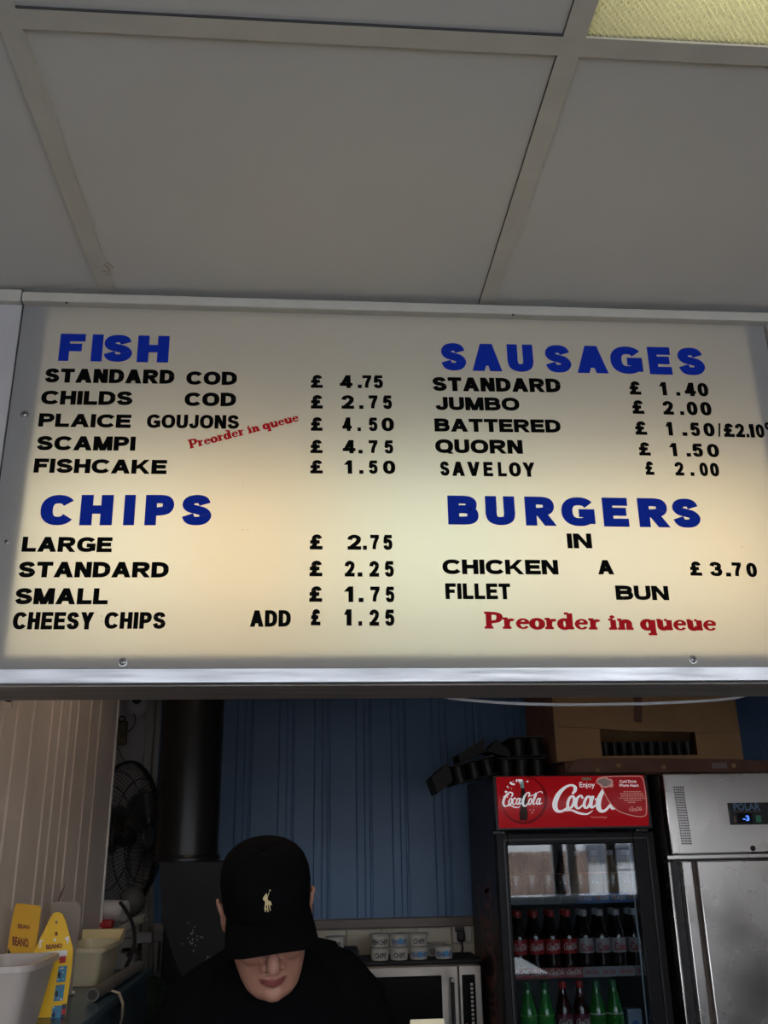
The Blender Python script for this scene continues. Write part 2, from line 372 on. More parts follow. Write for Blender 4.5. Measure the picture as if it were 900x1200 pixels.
# heavy slab-serif lower case for the red notes: strokes in x-height units, base 0, x-height .66, cap/ascender 1
def serif(x0, x1, y, t=.15): return [(x0, y), (x1, y), (x1, y+t), (x0, y+t)]
def slab(ch):
    q = []
    st = lambda x, y0, y1, w=.27: q.append([(x, y0), (x+w, y0), (x+w, y1), (x, y1)])
    arc = lambda pts, wx=.29, wy=.18: q.extend(pen(cat_rom(pts, False, 6), wx, wy))
    ring = lambda cx, cy, rx, ry, wx=.29, wy=.18: q.extend(pen(ell(0, 360, 22, 2.1, cx, cy, rx, ry)[:-1], wx, wy, True))
    if ch == 'P': st(.07, 0, 1); q.append(serif(0, .4, 0)); q.append(serif(0, .3, .91)); arc([(.2, .95), (.45, .95), (.66, .87), (.7, .7), (.62, .5), (.4, .43), (.25, .43)]); W = .8
    elif ch == 'r': st(.07, 0, .62); q.append(serif(0, .4, 0)); q.append(serif(0, .25, .56)); arc([(.24, .35), (.3, .52), (.42, .57), (.5, .5)], .2, .16); W = .58
    elif ch == 'e': arc([(.52, .36), (.5, .52), (.34, .61), (.17, .52), (.1, .33), (.18, .12), (.36, .05), (.54, .16)], .2, .11); q.append(serif(.12, .6, .3)); W = .62
    elif ch == 'o': ring(.33, .33, .23, .28); W = .66
    elif ch == 'd': ring(.3, .33, .2, .28); st(.42, 0, 1); q.append(serif(.3, .5, .91)); q.append(serif(.5, .74, 0)); W = .74
    elif ch == 'i': st(.08, 0, .62); q.append(serif(0, .38, 0)); q.append(serif(0, .2, .56)); q.append([(.08, .74), (.18, .7), (.28, .74), (.3, .84), (.18, .92), (.06, .84)]); W = .38
    elif ch == 'n': st(.07, 0, .62); q.append(serif(0, .36, 0)); q.append(serif(0, .2, .56)); arc([(.22, .42), (.33, .56), (.46, .56), (.54, .42), (.54, .2), (.54, 0)]); q.append(serif(.4, .74, 0)); W = .74
    elif ch == 'u': st(.45, 0, .64); q.append(serif(.5, .74, 0)); arc([(.16, .64), (.16, .4), (.18, .16), (.3, .06), (.44, .14), (.5, .26)]); q.append(serif(0, .2, .56)); q.append(serif(.36, .5, .56)); W = .74
    elif ch == 'q': ring(.3, .33, .2, .28); st(.42, -.32, .64); q.append(serif(.32, .72, -.32)); W = .72
    else: W = .3
    return q, W
def slab_polys(s):
    x = 0; out = []
    for ch in s:
        q, W = slab(ch); out += [[[(a+x, b) for a, b in r] for r in q]] if q else []; x += W+.03
    return out, x-.03
SCRIPT = []   # flowing script logo, drawn with a broad pen; y up, 0..36 tall, about 96 wide
def scr(pts, w, closed=False):
    p = cat_rom([(a, 36-b, *([c[0]] if c else [])) for a, b, *c in pts], closed, 5); return pen(p, w, w*.8, closed)
def script_polys(parts=None):
    S = []
    big = [
     [((20, 12, .5), (23, 8, .9), (23, 4, .9), (19, 2, .7), (12, 5, .9), (5, 13, 1.25), (1.5, 23, 1.35), (3.5, 30, 1.1), (9, 31, .8), (15, 27, .6)), 4.0],
     [((5, 31, .4), (13, 30, .8), (20, 30, .9), (27, 33, 1.1), (36, 34, .8), (42, 30, .2)), 2.6],
     [((31, 17, .9), (29, 13.5, .7), (25, 17, 1), (23.5, 24, 1.1), (26.5, 28, .8), (33, 22, .5)), 3.0],
     [((42, 14, 1), (40, 21, 1), (40.5, 27, .9), (45, 24, .5)), 3.0],
     [((44, 18, 1), (49.5, 17.5, 1)), 2.6],
    ]
    big2 = [
     [((60, 12, .5), (63, 8, .9), (62, 3, .9), (58, 3, .7), (53, 8, 1), (48.5, 17, 1.3), (47.5, 25, 1.35), (50, 30.5, 1.1), (55, 30, .8), (60, 24, .6)), 4.0],
     [((59, 6, .3), (66, 9.5, .8), (76, 6, .9), (86, 1, .7), (93, 1.5, .8), (92, 5, .3)), 2.4],
     [((71, 25, .6), (77, 12, .9), (79, 5, .9), (77, 4, .7), (74, 12, 1), (71.5, 23, 1.1), (73, 28, .9), (77, 24, .5)), 2.8],
     [((89, 14, 1), (86.5, 21, 1), (87, 27, .9), (92, 24, .5)), 3.0],
    ]
    for p, w_ in big: S += scr(p, w_)
    def oo(cx, cy, rx, ry):
        return pen([(cx+rx*math.cos(t)+ry*math.sin(t)*.22, 36-cy+ry*math.sin(t)) for t in [2*PI*i/18 for i in range(18)]], 3, 2, True)
    S += oo(18.5, 21, 3.2, 6.8) + oo(36, 21, 3.2, 6.5)
    for p, w_ in big2: S += scr(p, w_)
    S += oo(64.5, 21.5, 3.2, 6.8) + oo(83, 21, 3.2, 6.5)
    return S
SCRIPT = script_polys()
SCRIPT_LITE = [q for i, q in enumerate(SCRIPT)]
FT = {}
def fpolys(s, off=.012):
    if (s, off) in FT: return FT[(s, off)]
    d = bpy.data.curves.new('t', 'FONT'); d.body = s; d.size = 1; d.offset = off; d.resolution_u = 3
    o = bpy.data.objects.new('t', d); COL.objects.link(o); dg = bpy.context.evaluated_depsgraph_get(); me = o.evaluated_get(dg).to_mesh()
    vs = [(q.co.x, q.co.y) for q in me.vertices]; ps = [[vs[k] for k in p.vertices] for p in me.polygons]
    o.evaluated_get(dg).to_mesh_clear(); bpy.data.objects.remove(o); bpy.data.curves.remove(d)
    xs = [q[0] for q in vs]; ys = [q[1] for q in vs]; x0, y0 = min(xs), 0
    ps = [[(a-x0, b-y0) for a, b in p] for p in ps]; FT[(s, off)] = (ps, max(xs)-x0, max(ys)); return FT[(s, off)]
def put(mb, polys, bw, bh, o, ux, uy, mt, lift=(0, 0, 0), thick=None):
    """polys in a bw x bh box -> 3D frame: origin o, full-width vector ux, full-height vector uy"""
    o = V(o)+V(lift); ux = V(ux); uy = V(uy)
    nn = ux.cross(uy).normalized()
    for i, q in enumerate(polys):
        pts = [o+ux*(a/bw)+uy*(b/bh)+nn*(.000006*(i % 23)) for a, b in q]; mb.add(pts, [tuple(range(len(pts)))], mt)

# ------------------------------------------------------------------ the room
SY = 1.47                 # plane of the menu board face
CZ = 2.632                # underside of the ceiling boards
XL, XR = -2.1, 3.3
# ceiling: boards and cover strips
ce = struct(MB().box((XL-.1, -1.6, 2.82), (XR+.1, 4.5, 2.9), whitewall).build('ceiling'))
gx = [-2.477, -1.777, -1.077, -.377, .3225, 1.022, 1.722, 2.422, 3.122, 3.822]; gy = [-1.6, -1.13, -.73, -.33, .27, .87, 1.478]
BW = .0145
LX, LY = 4, 4             # lamp cell indices (x .3225..1.022 ; y .27...87)
for i in range(len(gx)-1):
    for j in range(len(gy)-1):
        if i == LX and j == LY: continue
        if i == LX and j == 1: continue
        x0, x1 = max(gx[i]+.004, XL), min(gx[i+1]-.004, XR); y1 = gy[j+1]-(.016 if j == 4 else .004)
        MB().box((x0, gy[j]+.004, CZ+.001), (x1, y1, CZ+.012), ceil_m).build('ceiling_panel', ce)
for j in range(4):
    for i in range(4):
        MB().box((XL+1.6*i, 1.66+.68*j, CZ+.001), (min(XL+1.59+1.6*i, XR), 1.66+.67+.68*j, CZ+.012), ceil_m).build('ceiling_panel', ce)
for i in range(1, len(gx)-2):
    for j in range(len(gy)-1):
        MB().box((gx[i]-BW, gy[j]+(.0145 if j else 0), CZ-.003), (gx[i]+BW, gy[j+1]-.0145*(j < 5), CZ+.001), batten_m).build('ceiling_batten', ce)
        MB().box((gx[i]-BW-.0010, gy[j]+.0145, CZ-.0012), (gx[i]-BW, gy[j+1]-.0145, CZ+.001), seam_m).build('batten_seam', ce)
for j in range(1, len(gy)-1):
    for i in range(len(gx)-2):
        x0, x1 = max(gx[i]+BW, XL), min(gx[i+1]-BW, XR)
        MB().box((x0, gy[j]-.0145, CZ-.0028), (x1, gy[j]+.0145, CZ+.001), batten_m).build('ceiling_batten', ce)
        if not (i == LX and j == 5): MB().box((x0, gy[j]-.0160, CZ-.0025), (x1, gy[j]-.0145, CZ+.001), seam_m).build('batten_seam', ce)
for i in range(1, len(gx)-1):
    for j in range(1, len(gy)-1):
        MB().box((gx[i]-BW, gy[j]-.0145, CZ-.0032), (gx[i]+BW, gy[j]+.0145, CZ+.001), batten_m).build('ceiling_batten', ce)
sp = MB()
for a, b in ((124, 312), (128, 316), (126, 308), (122, 318), (127, 322), (130, 311)):
    c = PZ(a, b, CZ-.0042); d = V((random.uniform(-.004, .004), random.uniform(-.009, .009), 0)); sp.tube([c-d, c+d], .0007, cardb, 5)
tag(sp.build('cobweb_debris'), 'small brown fleck of debris stuck on the left ceiling strip', 'debris')
dots = MB()
for a, b in ((110, 58), (140, 55), (185, 44), (267, 187), (490, 70)):
    c = PZ(a, b, CZ+.0006); dots.ball(c, (.0012, .0016, .0005), cardb, 6)
# ceiling_light things
def ceiling_light(x0, x1, y0, y1, label):
    t = thing('ceiling_light', label, 'ceiling light', ((x0+x1)/2, (y0+y1)/2, CZ), 'ceiling light panels')
    n = MB(); st = .0044; nx = int((x1-x0)/st); ny = int((y1-y0)/st)
    vs = [(x0+(x1-x0)*i/nx, y0+(y1-y0)*j/ny, CZ+.004+(.0042 if (i+j) % 2 else 0)) for j in range(ny+1) for i in range(nx+1)]
    n.add(vs, [(j*(nx+1)+i, j*(nx+1)+i+1, (j+1)*(nx+1)+i+1, (j+1)*(nx+1)+i) for j in range(ny) for i in range(nx)], prism)
    # split quads so that the ridges run diagonally
    fs = []
    for a, b, c, d in n.f:
        i = a % (nx+1); j = a//(nx+1)
        fs += [[a, b, c], [a, c, d]] if (i+j) % 2 else [[a, b, d], [b, c, d]]
    n.f = fs; n.mi = [0]*len(fs); n.sm = [False]*len(fs); n.build('diffuser', t, fix=False)
    h = MB(); z1 = CZ+.15
    for a, b in (((x0-.004, y0-.004, CZ+.009), (x0, y1+.004, z1)), ((x1, y0-.004, CZ+.009), (x1+.004, y1+.004, z1)), ((x0, y0-.004, CZ+.009), (x1, y0, z1)), ((x0, y1, CZ+.009), (x1, y1+.004, z1)), ((x0-.004, y0-.004, z1), (x1+.004, y1+.004, z1+.004))): h.box(a, b, white_p)
    h.build('housing', t)
    for k in (.2, .8):
        yy = y0+(y1-y0)*k; q = MB(); q.tube([(x0+.03, yy, CZ+.10), (x1-.03, yy, CZ+.10)], .012, mat('fluorescent_tube', (1, 1, .85), emis=2.0*LAMP), 10); q.build('tube', t)
    return t
LAMP = 3.2
KIT = 18.0
ceiling_light(.3225+BW, 1.022-BW, .27+.0145, .87-.011, 'ceiling light panel with prismatic yellowish diffuser at the top right corner')
ceiling_light(.3225+BW, 1.022-BW, -1.13+.0145, -.73-.0165, 'added ceiling light panel with prismatic diffuser, unseen behind the viewer')  # unseen second panel, added for the ceiling's light level
# walls around the board
struct(MB().box((XL, 1.468, 1.915), (-.5275, 1.49, 2.618), whitewall).build('wall_bulkhead_left'))
struct(MB().box((.868, 1.468, 1.915), (XR, 1.49, 2.618), whitewall).build('wall_bulkhead_right'))
tr = MB(); tr.box((XL, 1.455, 2.603), (-.5275, 1.49, 2.627), batten_m); tr.box((XL, 1.462, 2.627), (-.5275, 1.49, 2.6325), seam_m); struct(tr.build('trim_1'))
tr = MB(); tr.bbox((-.525, 1.452, 2.603), (XR, 1.49, 2.6225), batten_m, .003); tr.box((-.525, 1.47, 2.6225), (XR, 1.49, 2.6325), seam_m)
for px, py in ((78, 355), (601, 369)):
    c = P(px, py, 1.452); tr.lathe([(.0022, 0), (.002, .001)], c, seam_m, 10, (0, -1, 0))
struct(tr.build('trim_2'))
struct(MB().box((XL-.1, -1.6, -.1), (XR+.1, 4.5, 0), floor_m).build('floor'))
struct(MB().box((XR, -1.6, 0), (XR+.1, 4.4, 2.82), whitewall).build('wall_right'))
struct(MB().box((XL-.1, -1.6, 0), (XL, 4.4, 2.82), whitewall).build('wall_left'))
# shop front with its window opening behind the viewer
WZ = 1.20
f = MB(); f.box((XL, -1.6, 0), (XR, -1.5, WZ), whitewall); f.box((XL, -1.6, 2.42), (XR, -1.5, 2.82), whitewall); f.box((XL, -1.6, WZ), (-1.8, -1.5, 2.42), whitewall); f.box((3.15, -1.6, WZ), (XR, -1.5, 2.42), whitewall)
struct(f.build('wall_front'))
wn = struct(bpy.data.objects.new('window_1', None)); COL.objects.link(wn); WLOC['window_1'] = V((0, 0, 0))
for x, w_, m0 in ((-1.8, .05, white_p), (-.8, .05, white_p), (.35, .05, white_p), (1.35, .06, white_p), (2.20, .10, steel_dk), (2.34, .08, white_p), (2.70, .09, steel_dk), (3.10, .05, white_p)): MB().bbox((x, -1.58, WZ), (x+w_, -1.52, 2.42), m0).build('mullion', wn)
for z_ in (1.40, 1.58): MB().bbox((2.79, -1.57, z_), (3.10, -1.555, z_+.012), steel_dk).build('glazing_bar', wn)
MB().bbox((-1.8, -1.6, WZ-.02), (3.15, -1.45, WZ+.005), white_p).build('sill', wn)
dk_ = mat('dark_dimmer', (.03, .025, .022), .9, spec=.0); d_ = MB(); d_.box((XL, -1.498, 0), (XR, -1.485, WZ-.02), dk_); struct(d_.build('dimmer_panel_front'))  # unseen dark panels added to dim what the steel fridge door mirrors
struct(MB().box((XR-.014, -1.48, 0), (XR-.001, 4.2, WZ+.15), dk_).build('dimmer_panel_right'))  # the same added dimming panel along the right wall
# street outside
o = MB(); o.box((-14, -30, -.25), (16, -2.6, -.15), road_m); struct(o.build('street_ground'))
hb = thing('building', 'pale rendered building with brick shopfront across the street', 'building', (4, -16, 0))
MB().box((-9, -17, -.15), (3.4, -14, 5), render_out).build('facade', hb)
MB().box((3.4, -17, 1.42), (6.1, -14.2, 3.0), render_out).build('facade', hb)
MB().box((3.4, -17, -.15), (6.1, -13.9, 1.42), brick_out).build('brick_front', hb)
MB().box((6.1, -18, -.15), (14, -15, 3.2), render_out).build('facade', hb)
for x in (-8, -5.5, -3, -.6, 1.4, 6.4, 8.6, 10.8): MB().bbox((x, -13.97 if x < 3 else -14.97, 1.15), (x+1.1, -13.9 if x < 3 else -14.9, 1.55), darkglass, .02).build('window', hb)

# kitchen back wall (blue ribbed cladding) with white stretch at its left
def ribbed(name, x0, x1, z0, z1, y, m_, ribs, depth=.005, axis='x'):
    """a continuous profiled sheet: ribs = list of (start, end) raised strips"""
    pts = [(x0, 0)]
    for a, b in ribs:
        e = min(.006, (b-a)*.3); pts += [(a, 0), (a+e, depth), (b-e, depth), (b, 0)]
    pts.append((x1, 0)); vs = []; fs = []
    for u, d in pts:
        for z in (z0, z1): vs.append((u, y-d, z) if axis == 'x' else (y+d, u, z))
    for i in range(len(pts)-1): fs.append((2*i, 2*i+2, 2*i+3, 2*i+1))
    n = len(vs)
    for u, d in ((x0, 0), (x1, 0)): pass
    mb = MB().add(vs, fs, m_)
    if axis == 'x': mb.box((x0, y+.001, z0), (x1, y+.06, z1), m_)
    else: mb.box((y-.06, x0, z0), (y-.001, x1, z1), m_)
    return struct(mb.build(name, fix=False))
BY = 4.26
xs = []
xg = lambda px: P(px, 950, BY).x
ribs = []
base = [(398, 403), (414, 424), (448, 460), (500, 512), (542, 547)]
x = -.68; k = 0
while x < 3.25:
    ribs.append((x, x+.042)); x += .042+.018; ribs.append((x, x+.014)); x += .014+[.115, .085][k % 2]; k += 1
ribs = [r for r in ribs if r[1] < 3.25]
ribbed('wall_back', -.69, XR, 1.375, CZ, BY, bluewall, ribs)
struct(MB().box((-.69, BY+.002, 0), (XR, BY+.06, 1.374), whitewall).build('wall_back_lower'))
struct(MB().box((XL, BY-.004, 0), (-.692, BY+.06, CZ), whitewall).build('wall_back_left'))
tl = struct(bpy.data.objects.new('wall_tiling', None)); COL.objects.link(tl); WLOC['wall_tiling'] = V((0, 0, 0))
for i in range(10):
    for j in range(3):
        x0 = -.29+.15*i; MB().bbox((x0+.0015, BY-.009, 1.333-.15*(j+1)), (x0+.1485, BY+.002, 1.332-.15*j), tile_m, .003).build('tile', tl)
MB().bbox((-.6, BY-.03, 1.336), (XR-.7, BY, 1.374), wood_m, .004).build('trim_3')['kind'] = 'structure'
# left ribbed partition
WX = -.70
ys = []
yw = lambda px, py=900: (lambda d: d.y*WX/d.x)(P(px, py, 1)-V((0, 0, EYE)))
rl = [(40, 822, 47), (62, 822, 68), (72, 822, 77), (83, 822, 88), (92, 822, 97), (107, 822, 110), (118, 822, 121), (20, 830, 25), (3, 830, 8)]
rr = sorted((yw(a, y), yw(b, y)) for a, y, b in rl)
rr = [(a, max(b, a+.012)) for a, b in rr]
near = [(.35+.26*i, .35+.26*i+.05) for i in range(7) if .40+.26*i < rr[0][0]-.05]
ribbed('wall_partition', 1.7, 3.42, 0, CZ, WX, ribwall, [r for r in near if r[0] > 1.75]+rr, .003, 'y')
struct(MB().box((WX-.06, 3.4205, 0), (WX+.006, 3.428, CZ), white_p).build('trim_4'))
struct(MB().box((-1.06, 3.2, 0), (-.96, BY-.005, CZ), whitewall).build('wall_recess'))
# white upright casing at the left of the blue sheet
cas = MB(); cas.bbox((-.735, BY-.03, 0), (-.70, BY-.004, CZ), greypipe, .004); cas.bbox((-.695, BY-.022, 0), (-.672, BY-.002, CZ), greypipe, .004); struct(cas.build('trim_5'))

# ------------------------------------------------------------------ menu board
mb_ = thing('menu_board', 'large backlit menu board with blue headings and black price list under the ceiling', 'menu board', (.17, SY, 1.93))
bx0, bx1, bz0, bz1 = -.525, .862, 1.942, 2.603
MB().box((bx0, SY, bz0), (bx1, SY+.004, bz1), acryl).build('acrylic_panel', mb_)
fr = MB(); fr.bbox((XL+.9, SY-.014, 1.9195), (1.6, SY+.004, 1.9435), alu, .0015); fr.build('bottom_rail', mb_)
MB().box((XL+.9, SY+.0045, 1.9175), (1.6, SY+.145, 1.9215), alu_dull).build('underside_panel', mb_)
MB().box((bx0-.0025, SY-.0005, bz0+.002), (bx0-.0005, SY+.01, bz1), seam_m).build('side_gap', mb_)
hs = MB(); ix0, ix1, iz0, iz1 = -.480, .823, 1.966, 2.598
wi = mat('box_lining', (.8, .79, .75), .7)
hs.box((ix0-.003, SY+.0065, iz0), (ix0, SY+.14, iz1), wi); hs.box((ix1, SY+.0065, iz0), (ix1+.003, SY+.14, iz1), wi)
hs.box((ix0, SY+.0065, iz0-.003), (ix1, SY+.14, iz0), wi); hs.box((ix0, SY+.012, iz1), (ix1, SY+.14, iz1+.003), wi); hs.box((ix0-.003, SY+.14, iz0-.003), (ix1+.003, SY+.143, iz1+.003), wi)
hs.build('lamp_tray', mb_)
bk = MB(); bk.box((XL, SY+.15, 1.9215), (XR, SY+.16, CZ), whitewall); struct(bk.build('wall_bulkhead_back'))
BL = 1.0
def tube_light(x0, x1, z, col, s):
    MB().tube([(x0, SY+.105, z), (x1, SY+.105, z)], .010, mat('tube_%.2f_%.2f' % (x0, z), col, emis=s*BL), 10).build('fluorescent_tube', mb_)
def tray(x0, x1, z0, z1, col, power):
    area('board_light', ((x0+x1)/2, SY+.132, (z0+z1)/2), (-PI/2, 0, 0), x1-x0, z1-z0, power, col)
WARM, COOL = (1, .80, .52), (.92, 1, .82)
BP = 1.35
for a, b, c, p in ((-.46, -.21, (1, .93, .68), .62), (-.21, -.02, (1, .73, .38), .45), (-.02, .06, (1, .9, .62), .14), (.06, .34, (.90, 1, .80), .62), (.34, .64, (1, .92, .68), .66), (.64, .81, (1, .80, .48), .42)):
    tray(a, b, 2.025, 2.285, c, BP*p)
NRM = V((0, -1, 0)); LIFT = V((0, -.0005, 0))
LINES = {}
def run(key, s, xl, yl, xr, yr, ytop, mt, ws=.25, hs_=.2, slabs=False, track=.13, squash=1.0):
    a = P(xl, yl, SY); b = P(xr, yr, SY); t = P(xl, ytop, SY); h = abs((t-a).z)
    ux = b-a; up = V((-ux.z, 0, ux.x)).normalized()*h
    if slabs: polys, W = slab_polys(s)
    else:
        need = ux.length/h; g0, n0 = 0, 0
        W0 = sum(G[c][0] for c in s if c != ' ')
        if len(s) == 1: polys = [glyph(s, max(need, ws if s in 'I.' else .3), ws, hs_) if s not in 'I.' else glyph(s, need, need, hs_)]; W = max(need, .3) if s not in 'I.' else need
        else:
            sq = (need-track*(len(s)-1)-.42*s.count(' ')) / W0 if W0 else 1
            nI = sum(1 for c in s if c in 'I.')
            sq = (need-track*(len(s)-1)-nI*ws)/max(.01, sum(G[c][0] for c in s if c not in ' I.'))
            sq = min(max(sq, .5), 1.5)
            polys, W = text_polys(s, ws, hs_, track, sq)
    for g in polys:
        q = MB(); put(q, g, W, 1, a, ux, up, mt, LIFT); q.build(key.split()[0], mb_, fix=False)
B, K, RD = blue_let, blk_let, red_let
H_ = dict(ws=.37, hs_=.28)
for s, a, b in (('F', 68, 98), ('I', 106, 119), ('S', 120, 154), ('H', 160, 197)): run('heading_letter fish', s, a, 423+(a-68)*.016, b, 423+(b-68)*.016, 391+(a-68)*.024, B, **H_)
for s, a, b in (('C', 45.7, 85), ('H', 92.7, 131), ('I', 144, 157), ('P', 169, 203), ('S', 212, 247.3)): run('heading_letter chips', s, a, 615.7, b, 615.7, 580, B, **H_)
def m_(v, s=3., o=0): return v/s+o
for s, a, b in (('S', 80, 143), ('A', 158, 233), ('U', 248, 313), ('S', 343, 408), ('A', 422, 500), ('G', 508, 588), ('E', 604, 661), ('S', 678, 745)):
    xa, xb = 480+a/2.143, 480+b/2.143; f_ = lambda x: 434+(x-517)*.0194
    run('heading_letter sausages', s, xa, f_(xa), xb, f_(xb), f_(xa)-32, B, **H_)
for s, a, b in (('B', 57, 138), ('U', 157, 235), ('R', 262, 342), ('G', 358, 446), ('E', 468, 535), ('R', 562, 642), ('S', 652, 725)):
    xa, xb = 500+a/2.25, 500+b/2.25; f_ = lambda x: 614.7+(x-525)*.0135
    run('heading_letter burgers', s, xa, f_(xa), xb, f_(xb), f_(xa)-34, B, **H_)
W_ = dict(ws=.335, hs_=.26, track=.075)
N_ = dict(ws=.265, hs_=.23, track=.075)
T = [('item_letter fish', [('STANDARD', 52, 448.3, 204, 450, 431.7, W_), ('COD', 218, 451, 277.5, 451.4, 435.3, W_), ('CHILDS', 47.5, 474, 155, 475, 457.7, W_), ('COD', 216, 476, 276.5, 476.3, 460, W_),
      ('PLAICE', 44.5, 500, 153, 501.7, 484.3, W_), ('GOUJONS', 171.7, 501.7, 280, 502.7, 485.6, N_), ('SCAMPI', 42.3, 527.7, 158.3, 528.3, 511, W_), ('FISHCAKE', 39, 554, 195, 555.7, 537.3, W_)]),
     ('item_letter chips', [('LARGE', 25, 646.7, 130.7, 647.3, 629, W_), ('STANDARD', 20.7, 676.7, 197.3, 676.9, 658.3, W_), ('SMALL', 16.7, 708.3, 126, 708.3, 689.3, W_), ('CHEESY', 14, 737.7, 109, 737.7, 717.3, N_), ('CHIPS', 121.7, 737, 193.5, 737, 717.3, N_), ('ADD', 292.7, 734.7, 340.7, 734.4, 715.3, N_)]),
     ('item_letter sausages', [('STANDARD', 507, 458.2, 657.5, 460, 441.9, W_), ('JUMBO', 510.3, 480.6, 609.3, 481.5, 465.2, W_), ('BATTERED', 509.4, 505.8, 657.5, 507.2, 490.4, W_), ('QUORN', 510.3, 531, 613, 532, 514.7, W_)]),
     ('item_letter burgers', [('IN', 665.3, 642.7, 694.2, 642.7, 625.3, W_), ('CHICKEN', 518.7, 672.9, 654.7, 673.4, 655.6, W_), ('A', 701, 673.3, 720, 673.3, 656.4, W_), ('FILLET', 522.2, 702.2, 598.7, 702.4, 683.6, N_), ('BUN', 722.2, 703, 784.4, 703.5, 686.2, W_)])]
for k, L in T:
    for s, a, b, c, d, e, st in L: run(k, s, a, b, c, d, e, K, **st)
for s, a, b in (('S', 516, 527), ('A', 530, 545), ('V', 548, 563), ('E', 567, 578), ('L', 584, 594), ('O', 597, 611), ('Y', 613, 627.5)): run('item_letter sausages', s, a, 557.6+(a-516)*.012, b, 557.6+(b-516)*.012, 540.8+(a-516)*.012, K, **N_)
PW = dict(ws=.30, hs_=.235)
PR = {'price_letter fish': [
 (454.7, 439.5, '£ 364 378.3|4 398.3 413.3|. 419.3 424|7 425 435.5|5 438 449'), (479, 463, '£ 364 378.3|2 400.3 415|. 421 426|7 432.3 442.7|5 449 459.5'),
 (505, 489, '£ 364 378|4 401.3 412.3|. 419 423|5 432.3 442.5|0 447.3 462'), (531.2, 515.5, '£ 363.5 378|4 401.7 416.7|. 420 425|7 432.3 442.7|5 450.7 461'),
 (555, 539.2, '£ 363.3 378.3|1 403 412.7|. 421 426|5 432.3 442.7|0 449 463.5')],
 'price_letter chips': [
 (644, 626.3, '£ 362.7 378|2 407.3 423.3|. 425.3 430|7 434 444.3|5 449.3 460'), (675.5, 657, '£ 362.3 377.7|2 404 415.7|. 419 424.7|2 433 444.3|5 451 461.7'),
 (705.3, 687, '£ 362 377.5|1 402.7 414|. 420.3 426|7 434 445|5 452 462.3'), (733, 713.8, '£ 364 375.5|1 403 412|. 420 424.3|2 433 444.3|5 451.3 462.3')],
 'price_letter sausages': [
 (462.5, 446.8, '£ 738 751.6|1 773.5 782|. 792.7 797.5|4 803 816|0 818.5 831'), (485, 469, '£ 741.3 755.3|2 777.7 790|. 797.3 802|0 805.7 818.3|0 821.6 834.7'),
 (509.5, 493.6, '£ 744.6 758.6|1 781 789|. 800 805.7|5 810 821|0 825.3 838.4|/ 841.7 846.5|£ 848.6 861.3|2 862.8 873.5|. 875 878.5|1 879 885|0 886.8 896.7'),
 (533.8, 518.2, '£ 749 762.8|1 785 794|. 804.8 810|5 812.3 824.5|0 829.5 843.5'), (556.5, 540.5, '£ 756.7 767|2 791.7 802|. 809.5 814|0 820.7 830.5|0 833 843.5')],
 'price_letter burgers': [(674.6, 657.8, '£ 809 823|3 832.4 847|. 851 857|7 859 870|0 875.6 888')]}
for k, rows in PR.items():
    sk = .006 if 'fish' in k or 'chips' in k else .025
    for bs, tp, it in rows:
        for q in it.split('|'):
            s, a, b = q.split(); a, b = float(a), float(b); x0 = float(it.split()[1])
            run(k, s, a, bs+(a-x0)*sk, b, bs+(b-x0)*sk, tp+(a-x0)*sk, K, **PW)
run('price_letter sausages', 'o', 898, 510, 905, 510, 495, K, ws=.22, hs_=.18)
run('note_letter small', 'Preorder in queue', 222.7, 526, 350.7, 493.3, 515.8, RD, slabs=True)
run('note_letter large', 'Preorder in queue', 568, 736.8, 840, 739.2, 717.8, RD, slabs=True)
for px, py in ((29, 486), (8, 635), (144, 776), (812, 773)):
    c = P(px, py, SY); s_ = MB(); r = .0028 if px == 8 else .0055
    s_.lathe([(r*1.35, 0), (r*1.3, .0012), (r, .0014), (r*.85, .0035), (r*.4, .0048)], c, screw_m, 18, (0, -1, 0))
    s_.box((c.x-r*.6, c.y-.0052, c.z-.0006), (c.x+r*.6, c.y-.0042, c.z+.0006), black); s_.box((c.x-.0006, c.y-.0052, c.z-r*.6), (c.x+.0006, c.y-.0042, c.z+r*.6), black)
    s_.build('screw', mb_)
fl = MB()
for px, py in ((285, 570), (285, 620), (290, 622), (367, 720), (118, 721), (119, 728), (870, 640)):
    c = P(px, py, SY-.0004); fl.tube([c, c+V((random.uniform(-.003, .003), 0, random.uniform(-.003, .003)))], .0003, card_dk, 4)
fl.build('grime_specks', mb_)
sl_ = thing('fill_light', 'added fill lamp shaped as a strip light, brightening the ribbed partition from out of view', 'strip light', (-.15, 2.1, CZ))  # unseen lamp added to warm and brighten the ribbed partition
MB().bbox((-.19, 1.85, CZ-.05), (-.11, 2.85, CZ-.001), white_p, .004).build('housing', sl_)
MB().tube([(-.15, 1.9, CZ-.07), (-.15, 2.8, CZ-.07)], .014, mat('warm_fill_tube', (1, .83, .68), emis=KIT), 10).build('tube', sl_)
